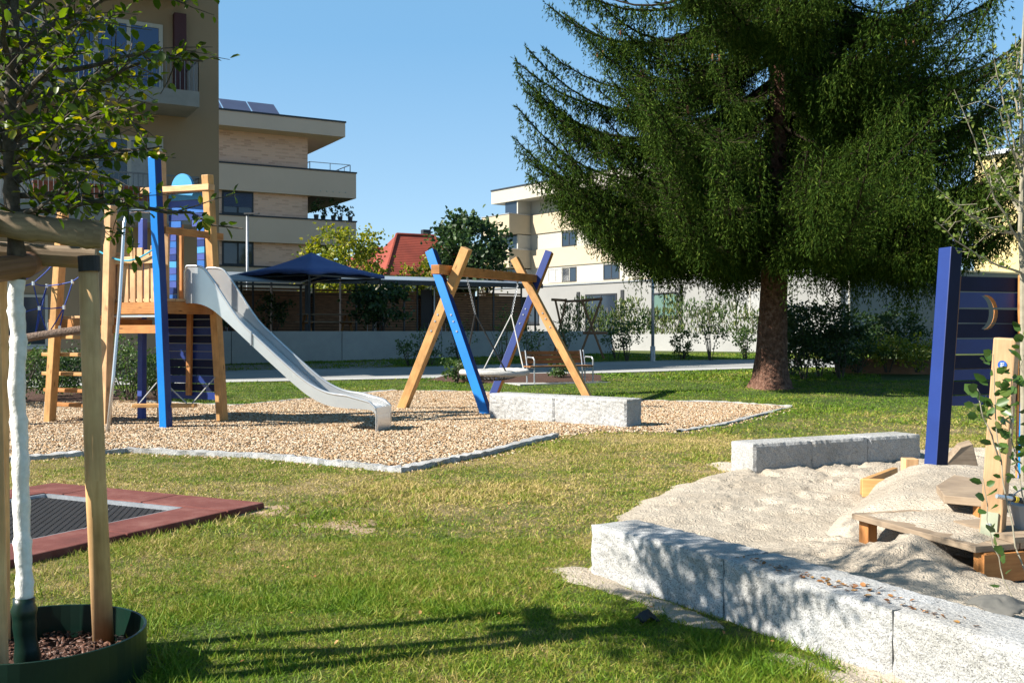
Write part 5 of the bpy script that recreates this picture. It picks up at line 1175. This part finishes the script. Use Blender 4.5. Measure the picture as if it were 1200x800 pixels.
# weeds beside the ring
# --- SPRUCE
def spruce():
    c = G(903, 455); c = Vector((c.x, c.y, TZ(c.x, c.y)))
    e = empty("spruce_tree", c, "large dark spruce with drooping curtains of needles and reddish trunk", "tree")
    m = MB(); prof_ = [(-.1, .62), (.05, .50), (.25, .42), (.6, .375), (1.2, .34), (2.2, .31), (3.5, .28), (6, .24), (9, .20), (14, .12), (24, .03)]
    n = 28
    for zi in range(60):
        z = -.1+(24.1)*(zi/59)**1.7; r = np.interp(z, [p[0] for p in prof_], [p[1] for p in prof_])
        for k in range(n):
            a = 2*math.pi*k/n; rr_ = r*(1+.10*math.sin(3*a+.6)*max(0, 1-z)+.05*math.sin(5*a+z*1.1)+.035*math.sin(11*a+z*7)+random.uniform(-.02, .02)); m.V.append(c+Vector((math.cos(a)*rr_+.10*z/4, math.sin(a)*rr_, z)))
    for zi in range(59):
        for k in range(n): k2 = (k+1) % n; m.face((zi*n+k, zi*n+k2, (zi+1)*n+k2, (zi+1)*n+k))
    m.build("trunk", M['spruce_bark'], e, smooth=True)
    R = np.random.default_rng(42); LB = MB(); Ps, Ds, Ss = [], [], []; cones = []
    nb = 330
    HERO = [(5.0, 176, 5.9), (5.3, 187, 6.1), (5.6, 168, 5.9), (5.9, 182, 6.2), (6.4, 174, 6.1), (6.7, 191, 6.1), (5.1, 199, 5.6), (4.7, 184, 5.2), (4.6, 169, 5.0), (7.2, 180, 6.0), (7.9, 171, 5.9), (5.0, 158, 5.7), (5.2, 8, 5.8), (6.1, 355, 6.0), (7.0, 12, 6.0)]
    for i in range(nb+len(HERO)):
        z0 = 4.1+(22.0-4.1)*(min(i, nb)/nb)**1.5+R.normal()*.15; az = i*2.39996+R.normal()*.3+.35*math.sin(i*2.39996*3+z0*.9)
        Lm = (7.5*(1-(z0-1.5)/27)**.8)*R.uniform(.62, 1.06); Lm = min(Lm, 6.3+R.normal()*.15)
        if z0 < 4.3: Lm *= .85
        if i >= nb: z0, az, Lm = HERO[i-nb][0], math.radians(HERO[i-nb][1]), HERO[i-nb][2]
        h = np.array([math.cos(az), math.sin(az), 0]); lat = np.array([-h[1], h[0], 0]); bend = R.normal()*.10
        high = z0 > 10.5; dr = R.uniform(.85, 1.45); hv = R.uniform(.6, 1.45) if z0 > 5.5 else R.uniform(.45, 1.45); ph = R.uniform(0, 6.28); azd = math.degrees(az) % 360
        if 195 < azd < 210 and z0 < 5.0: Lm *= .6
        def P(s): return np.array(c)+np.array([0.1*z0/4, 0, z0])+h*(Lm*s)+lat*(bend*Lm*s*s)+np.array([0, 0, Lm*(-.50*s-.22*s*s+.74*s**2.6)*dr])
        N = 12; pts = [Vector(P(t/N)) for t in range(N+1)]; LB.tube(pts, [max(.05*(1-t/N)*(Lm/6)+.010, .008) for t in range(N+1)], 6, False)
        st = .085 if not high else .4; s_ = .14
        while s_ < 1.0:
            p = P(s_); tdir = P(min(s_+.02, 1.02))-P(s_-.02); tdir /= np.linalg.norm(tdir)
            for sd in (-1, 1):
                l = (.52*math.sin(math.pi*min(1, s_*.92+.06))**.6+.14)*R.uniform(.5, 1.15)*(Lm/6.5)
                dirl = lat*sd+tdir*R.uniform(.35, .8); dirl /= np.linalg.norm(dirl)
                q = p+dirl*l+np.array([0, 0, -.10*l]); 
                if not high: LB.tube([Vector(p), Vector((p+q)/2-np.array([0, 0, .02])), Vector(q)], [.009, .006, .004], 3, False)
                nst = max(1, int(l/(.105 if not high else .3)))
                for k in range(nst):
                    u = (k+R.random())/nst; a0 = p+(q-p)*u
                    H = (.28+.62*R.random())*(1.25-.6*s_)*hv*(.85+.35*math.sin(s_*Lm*3.1+ph))*(1.05 if z0 > 4.6 else .95)
                    ns = max(2, int(H/(.078 if not high else .2)))
                    sway = R.normal(size=3)*.05; sway[2] = 0
                    for j in range(ns):
                        f = (j+R.random()*.6)/ns; b0 = a0+np.array([0, 0, -H*f])+sway*f
                        out = R.normal(size=3)*.5+lat*sd*.25; dv = np.array([0, 0, -1.0])+out+dirl*.35*(1-f); sc = (.125 if not high else .36)*R.uniform(.7, 1.3)*(1-.25*f)
                        Ps.append(b0); Ds.append(dv); Ss.append((sc*.8, sc*1.1, sc*.8))
                # sprays on top of the side twig
                for k in range(max(1, int(l/(.09 if not high else .3)))):
                    u = R.random(); a0 = p+(q-p)*u; dv = dirl*.9+tdir*.3+np.array([0, 0, R.uniform(-.25, .45)])+R.normal(size=3)*.3; sc = (.13 if not high else .34)*R.uniform(.7, 1.2); Ps.append(a0); Ds.append(dv); Ss.append((sc*.7, sc, sc*.7))
            s_ += st/Lm*R.uniform(.8, 1.2)
        # tip tuft
        for k in range(26 if not high else 8):
            s2 = R.uniform(.86, 1.0); p = P(s2); tdir = P(1.0)-P(.92); tdir /= np.linalg.norm(tdir); dv = tdir*.8+R.normal(size=3)*.6+np.array([0, 0, .15]); Ps.append(p); Ds.append(dv); sc = .17*R.uniform(.7, 1.3); Ss.append((sc*.7, sc, sc*.7))
        if z0 > 6.5 and R.random() < .6 and len(cones) < 16: cones.append(P(R.uniform(.8, .97)))
    LB.build("limbs", plain('dark_limb', (.02, .016, .01), (.05, .038, .025), 20, .95, spec=.1), e)
    v = scatter("needle_foliage", SPRIG_V, SPRIG_F, np.array(Ps), basis(np.array(Ds)), np.array(Ss), M['spruce'], parent=e)
    for p in cones:
        for k in range(2):
            q = Vector(p)+Vector((R.normal()*.08, R.normal()*.08, -.05)); m = MB(); m.tube([q, q-UP*.03, q-UP*.10, q-UP*.15], [.008, .024, .022, .006], 8); m.build("cone", M['cone'], e, smooth=True)
    pass
random.seed(5); spruce()

# --- generic broadleaf tree / shrub
def crownpts(c, rx, ry, rz, ncl, nper, size, R, cl=.28, hollow=.35):
    L = []
    for i in range(ncl):
        d = R.normal(size=3); d /= np.linalg.norm(d); r = hollow+(1-hollow)*R.random()**.5; cc = np.array([d[0]*rx, d[1]*ry, d[2]*rz])*r; k = R.uniform(.6, 1.3)*cl
        for j in range(int(nper*R.uniform(.5, 1.4))):
            o = R.normal(size=3)*k*.55*np.array([rx, ry, rz*.8]); dv = R.normal(size=3)+np.array([0, 0, -.25])+d*.5
            L.append((Vector(c)+Vector(cc+o), Vector(dv).normalized(), size*R.uniform(.6, 1.25)))
    return L
def broadtree(px, d, h, rx, rz, mat, label, seed, size=.16, n=(60, 60), trunk_r=.14, name="tree", base=None, group=None, zc=None):
    R = np.random.default_rng(seed); b = W(px, 388, d); b.z = TZ(b.x, b.y) if base is None else base; zc = zc or h-rz
    e = empty(name, b, label, "tree", group); m = MB(); cc = b+UP*zc
    m.tube([b, b+UP*zc*.5+Vector((.1, 0, 0)), cc+UP*rz*.4], [trunk_r, trunk_r*.75, trunk_r*.2], 8)
    for i in range(9):
        dv = Vector(R.normal(size=3)); dv.z = abs(dv.z)*.7; dv.normalize(); s0 = b+UP*(zc*.55+.4*rz*R.random()); m.tube(curve_pts(s0, cc+Vector((dv.x*rx, dv.y*rx, dv.z*rz))*.8, .03, 4), [trunk_r*.45, trunk_r*.3, trunk_r*.2, .02, .01], 5, False)
    m.build("trunk", M['bark_dark'], e)
    leafmesh("crown", crownpts(cc, rx, rx, rz, n[0], n[1], size, R), M[mat], e); return e
random.seed(9)
broadtree(405, 56, 6.6, 2.3, 2.5, 'leaf_yellow', "yellow green broadleaf tree rising behind the blue gazebo", 1, .22, (60, 70))
broadtree(392, 60, 5.6, 2.0, 1.8, 'leaf_yellow', "low yellowing tree beneath the banded building's lowest balcony", 2, .2, (40, 50))
broadtree(497, 58, 5.2, 1.5, 1.6, 'leaf_yellow', "small yellow green tree in front of the red roofed house", 3, .2, (36, 50))
broadtree(548, 52, 6.8, 2.0, 2.0, 'leaf_dark', "dark green tree left of the cream building with ragged crown", 4, .24, (70, 80))
broadtree(570, 55, 5.4, 1.2, 1.5, 'leaf_yellow', "thin yellowing tree between the swing beam and the cream building", 5, .18, (22, 40))
def shrub(px, py, d, h, r, mat, label, seed, size=.07, n=(26, 40), cat="shrub", name="shrub", group=None, stems=7, zb=None, hollow=.2, cl=.3):
    R = np.random.default_rng(seed); b = W(px, 388, d); b.z = TZ(b.x, b.y) if zb is None else zb; e = empty(name, b, label, cat, group); m = MB()
    for i in range(stems):
        an = R.uniform(0, 6.28); k = R.uniform(.3, .9); m.tube(curve_pts(b+Vector((math.cos(an)*.06, math.sin(an)*.06, 0)), b+Vector((math.cos(an)*r*k, math.sin(an)*r*k, h*R.uniform(.6, .95))), .05, 4, jit=.03), [.018, .014, .01, .007, .004], 5, False)
    m.build("stems", M['bark_dark'], e); leafmesh("foliage", crownpts(b+UP*h*.58, r, r, h*.45, n[0], n[1], size, R, cl, hollow), M[mat], e)
# shrubs behind the tower
for i, (px, d, h, r, lab) in enumerate(((152, 20.5, 1.35, .8, "dense green shrub seen between the steel pole and the blue post"), (185, 21.5, .9, .6, "low shrub behind the hanging plank of the tower"), (20, 20.0, 1.2, .8, "dark shrub at the left edge behind the rope net"), (60, 21.3, .95, .7, "shrub showing through the plank ladder of the tower"), (-15, 19.0, 1.3, .8, "shrub cut by the left edge of the picture"), (105, 22.5, 1.1, .8, "shrub behind the round stake against the building"))):
    shrub(px, 0, d, h, r, 'leaf_mid' if i % 2 == 0 else 'leaf_dark', lab, 30+i, .06, (34, 60), group="shrubs behind the climbing tower")
# dark shrub on terrace
shrub(446, 0, 39.5, 2.1, 1.2, 'leaf_dark', "large dark bushy plant on the terrace at the gazebo's right corner", 50, .16, (40, 50), zb=1.33)
shrub(268, 0, 36.8, 1.3, .7, 'leaf_dark', "dark potted bush at the left end of the terrace", 51, .12, (20, 30), zb=1.33)
shrub(322, 0, 40.5, 1.5, .7, 'leaf_dark', "dark shrub behind the left gazebo post", 52, .12, (20, 30), zb=1.33)
# roses/shrubs along the wall and path
for i, (px, d, h, r, lab) in enumerate(((480, 33.6, 1.0, .45, "thin shrub against the concrete wall left of the swing"), (503, 34.0, 1.25, .5, "leafy shrub before the concrete wall behind the honey coloured swing leg"), (540, 35, 1.5, .5, "tall loose shrub before the wall between the swing legs"), (592, 31, 1.9, .55, "tall rose bush behind the basket swing"), (623, 32, 1.6, .5, "rose bush behind the navy swing leg"), (533, 26.0, .7, .32, "small shrub in the mulch bed left of the nest swing"), (545, 26.6, .5, .25, "little sprouting shrub in the mulch beside the blue swing leg"), (655, 27.6, .6, .35, "bare twiggy shrub behind the bench"), (660, 36.5, 1.5, .6, "bush behind the bench near the crossed pole frame"))):
    shrub(px, 0, d, h, r, 'leaf_mid', lab, 60+i, .075, (20, 22), group="shrubs by the wall and path", hollow=.3, cl=.34)
for i, (px, d, h, r, mt, lab) in enumerate(((735, 36.5, 1.9, .75, 'leaf_mid', "tall sunflower like plants left of the lamp post"), (722, 38.5, 1.2, .6, 'leaf_mid', "leafy shrub right of the crossed pole frame"), (800, 37.5, 1.0, .4, 'leaf_mid', "thin shrub right of the lamp post by the path"), (833, 37, 2.4, .75, 'leaf_mid', "vase shaped slender shrub left of the spruce trunk"), (873, 38, 1.2, .4, 'leaf_mid', "small shrub just left of the spruce trunk"))):
    shrub(px, 0, d, h, r, mt, lab, 80+i, .085, (26, 26), group="shrubs beyond the path", hollow=.3, cl=.3)
for i, (px, d, h, r, lab) in enumerate(((942, 27.5, 2.0, .85, "large shrub right of the spruce trunk"), (960, 28.6, 2.2, .9, "broad dark shrub second to the right of the spruce trunk"), (985, 27.6, 1.9, .8, "dark round shrub left of the timber planter"), (1018, 31, 1.7, 1.0, "dark shrub standing in the shaded timber planter"), (1048, 31, 1.9, 1.0, "taller dark shrub in the middle of the timber planter"), (930, 29.5, 1.9, .6, "shrub peeping out behind the spruce trunk"))):
    shrub(px, 0, d, h, r, 'leaf_dark', lab, 90+i, .09, (44, 50), group="dark shrubs right of the spruce", zb=None if i not in (3, 4) else .3)
for i, px in enumerate((1005, 1040, 1075)):
    shrub(px, 0, 29.2, 1.1, .8, 'leaf_yellow' if i > 0 else 'leaf_mid', ("low green ground shrub at the left of the timber planter", "low bright green shrub in the middle of the timber planter", "low bright green shrub behind the leaning navy post")[i], 100+i, .08, (30, 45), zb=.25)
# garden hedge of tall grasses in front of the white house
random.seed(12)
for i in range(15):
    px = 668+i*15.3; d = 53-.45*i
    R = np.random.default_rng(200+i); b = W(px, 388, d); b.z = 1.2; lab_ = "tall plant %s from the left in the row before the white house" % ["first", "second", "third", "fourth", "fifth", "sixth", "seventh", "eighth", "ninth", "tenth", "eleventh", "twelfth", "thirteenth", "fourteenth", "fifteenth"][i]
    e = empty("garden_plant", b, lab_, "plant", "tall plants in front of the white house")
    L = []
    for j in range(230 if i < 9 else 150):
        an = R.uniform(0, 6.28); rr_ = R.random()**.6*.55; z = R.random()*(1.5+.4*math.sin(i*1.7)); L.append((b+Vector((math.cos(an)*rr_, math.sin(an)*rr_, z)), Vector((R.normal()*.4, R.normal()*.4, 1)).normalized(), .26*R.uniform(.6, 1.2)))
    leafmesh("foliage", L, M['leaf_grey'] if i % 3 else M['leaf_mid'], e, w=.22)
    m = MB()
    for j in range(4): m.tube([b+Vector((R.normal()*.2, R.normal()*.2, 0)), b+Vector((R.normal()*.3, R.normal()*.3, 1.4))], .012, 4, False)
    m.build("stems", M['bark_pale'], e)
# balcony plants on the banded building
for i in range(5):
    q = f2_.p(-.5-.55*i, 8.2, .1-(i % 2)*.3); R = np.random.default_rng(300+i); e = empty("balcony_plant", q, ["dark plant at the left end of the second balcony band", "dark plant second from the left on the balcony band", "dark trailing plant mid balcony of the banded building", "tall dark plant right of the balcony's middle", "low dark plant at the balcony's right corner"][i], "plant", "plants on the banded building's balcony")
    L = crownpts(q+UP*.75, .32, .32, .6 if i != 4 else .35, 10, 16, .13, R); leafmesh("foliage", L, M['leaf_dark'], e); m = MB(); m.tube([q, q+UP*.35], [.12, .16], 10); m.build("pot", M['frame_dark'], e)
# --- sapling at the right edge
sp = Vector((3.70, 7.4, 0)); sx = W(1197, 388, 7.4).x; sp.x = sx
sa = empty("sapling", sp, "thin pale barked sapling with sparse light leaves at the right edge", "tree"); m = MB(); LV = []
tr_ = [Vector((sx+.03, 7.4, 0)), W(1199, 330, 7.4), W(1196, 270, 7.4), W(1198, 200, 7.4), W(1196, 100, 7.4), W(1200, 20, 7.4), W(1204, -60, 7.4)]
m.tube(tr_, [.028, .024, .02, .017, .012, .008, .004], 8)
random.seed(31)
for (a, b, d) in (((1196, 285), (1118, 105), 7.0), ((1194, 275), (1095, 218), 6.9), ((1196, 250), (1150, 150), 7.6), ((1196, 190), (1165, 70), 7.3), ((1198, 150), (1180, 60), 7.5), ((1180, 272), (1120, 238), 6.9), ((1198, 320), (1095, 258), 6.8), ((1196, 230), (1210, 90), 7.3), ((1198, 300), (1230, 180), 7.2), ((1199, 280), (1260, 200), 7.5), ((1197, 210), (1240, 60), 7.6), ((1197, 130), (1190, 40), 7.3), ((1196, 200), (1172, 130), 7.2), ((1197, 240), (1160, 200), 7.5)):
    pts = curve_pts(W(*a, 7.4), W(*b, d), -.06, 8, jit=.012); m.tube(pts, [.0095-.0009*k for k in range(9)], 6, False); leaves_along(pts[1:], .024, .034, .02, LV, 0)
    for j in range(9):
        f = random.uniform(.15, .98); k = min(int(f*8), 7); p = pts[k].lerp(pts[k+1], f*8-k); dv = Vector((random.gauss(0, 1), random.gauss(0, 1), random.gauss(.3, .6))).normalized(); q = p+dv*random.uniform(.06, .2); m.tube([p, q], [.003, .0015], 4, False); leaves_along([p, q], .022, .034, .015, LV, 0)
m.build("branches", M['bark_pale'], sa); leafmesh("crown", LV, M['leaf_sap'], sa)
# --- leafy climber growing in front of the wooden post
cb_ = G(1222, 760, .1); cb_ = Vector((2.12, 4.9, .0)); cl_ = empty("leafy_shoots", Vector((2.75, 5.0, 0)), "thin arching shoots with round glossy leaves in front of the wooden post", "plant"); m = MB(); LV = []
for pts_, dens in ((((1232, 800, 4.7), (1190, 640, 4.85), (1172, 540, 4.95), (1166, 470, 5.0), (1164, 415, 5.0)), 1), (((1240, 790, 4.8), (1212, 640, 4.9), (1196, 560, 5.0), (1184, 500, 5.05), (1186, 440, 5.1)), 1), (((1232, 800, 4.7), (1205, 735, 4.75), (1178, 680, 4.8), (1160, 625, 4.85), (1152, 560, 4.9)), .25), (((1250, 780, 4.9), (1225, 600, 4.9), (1205, 500, 4.95), (1198, 430, 5.0), (1205, 380, 5.0)), 1), (((1172, 540, 4.95), (1160, 510, 4.9), (1150, 480, 4.9), (1145, 455, 4.9)), .5), (((1196, 560, 5.0), (1190, 545, 4.9), (1188, 530, 4.9)), 1.2)):
    pp = [W(*q) for q in pts_]; 
    if pp[0].z < .3 or pts_[0][1] > 770: pp = [Vector((pp[0].x, pp[0].y, 0))]+pp[1:]
    dp_ = []
    for a, b in zip(pp[:-1], pp[1:]):
        for k in range(4): dp_.append(a.lerp(b, k/4)+Vector((random.gauss(0, .004), random.gauss(0, .004), 0)))
    dp_.append(pp[-1]); m.tube(dp_, [.0045-.0028*k/len(dp_) for k in range(len(dp_))], 6, False)
    s0 = int(len(dp_)*.42); leaves_along(dp_[s0:], .030/dens, .062, .035, LV, -.05)
    leaves_along(dp_[int(len(dp_)*.6):], .03/dens, .06, .06, LV, -.05)
m.build("stems", M['bark_pale'], cl_); scatter("foliage", LEAF_V, LEAF_F, np.array([tuple(a) for a, b, c in LV]), basis(np.array([tuple(b) for a, b, c in LV])), np.array([(c*1.15, c, c) for a, b, c in LV]), M['leaf_climb'], parent=cl_)
# --- dry leaves on the wall and lawn litter
rr = np.random.default_rng(8); P, D = [], []
for i in range(95):
    f = np.clip(rr.normal(.62, .3), .05, 1.3); a, b = Vector(WALLLINE[1]), Vector(WALLLINE[2]); q = a.lerp(b, f); t = (b-a).normalized(); o = abs(rr.normal()*.07)+.05; P.append((q.x-t.y*o, q.y+t.x*o, .303)); D.append((rr.normal(), rr.normal(), .15))
scatter("dry_leaves", LEAF_V, LEAF_F, np.array(P), basis(np.array(D), np.array([[0, 0, 1.]])), rr.uniform(.015, .035, len(P)), M['dryleaf'], kind="stuff", label="brown dry leaves scattered along the top of the granite wall", cat="leaf litter")
n = 420; y = np.sqrt(rr.random(n)*(13**2-3.6**2)+3.6**2); x = (rr.random(n)*2-1)*y*.5; k = ~pip(x, y, SAND) & ~pip(x, y, [(p[0], p[1]) for p in TRC]); x, y = x[k], y[k]; n = len(x)
scatter("fallen_leaves", LEAF_V, LEAF_F, np.stack([x, y, np.full(n, .03)], 1), basis(np.stack([rr.normal(size=n), rr.normal(size=n), rr.normal(size=n)*.3], 1), np.array([[0, 0, 1.]])), rr.uniform(.012, .03, n), M['dryleaf'], kind="stuff", label="small dead leaves lying in the lawn", cat="leaf litter")
# tall grass tufts by the ring and the wall foot
def tuft(c, n, L, sd):
    R = np.random.default_rng(sd); P = np.array([tuple(c)]*n)+R.normal(size=(n, 3))*np.array([.05, .05, 0]); D = np.stack([R.normal(size=n)*.5, R.normal(size=n)*.5, np.ones(n)], 1); return P, D, np.stack([np.full(n, .006), L*R.uniform(.5, 1.2, n), np.full(n, L)], 1)
A_ = [tuft(G(px, py), 26, L_, i) for i, (px, py, L_) in enumerate(((175, 775, .12), (188, 745, .1), (200, 790, .14), (230, 770, .1), (160, 730, .1), (330, 785, .1), (560, 790, .09), (480, 770, .08), (300, 750, .09), (420, 790, .1), (640, 785, .08), (150, 700, .08), (40, 700, .1), (90, 690, .09), (70, 672, .08), (185, 720, .09)))]
scatter("grass_tufts", BL_V, BL_F, np.concatenate([a[0] for a in A_]), basis(np.concatenate([a[1] for a in A_])), np.concatenate([a[2] for a in A_]), M['blade'], kind="stuff", label="longer grass tufts around the planting ring", cat="grass")
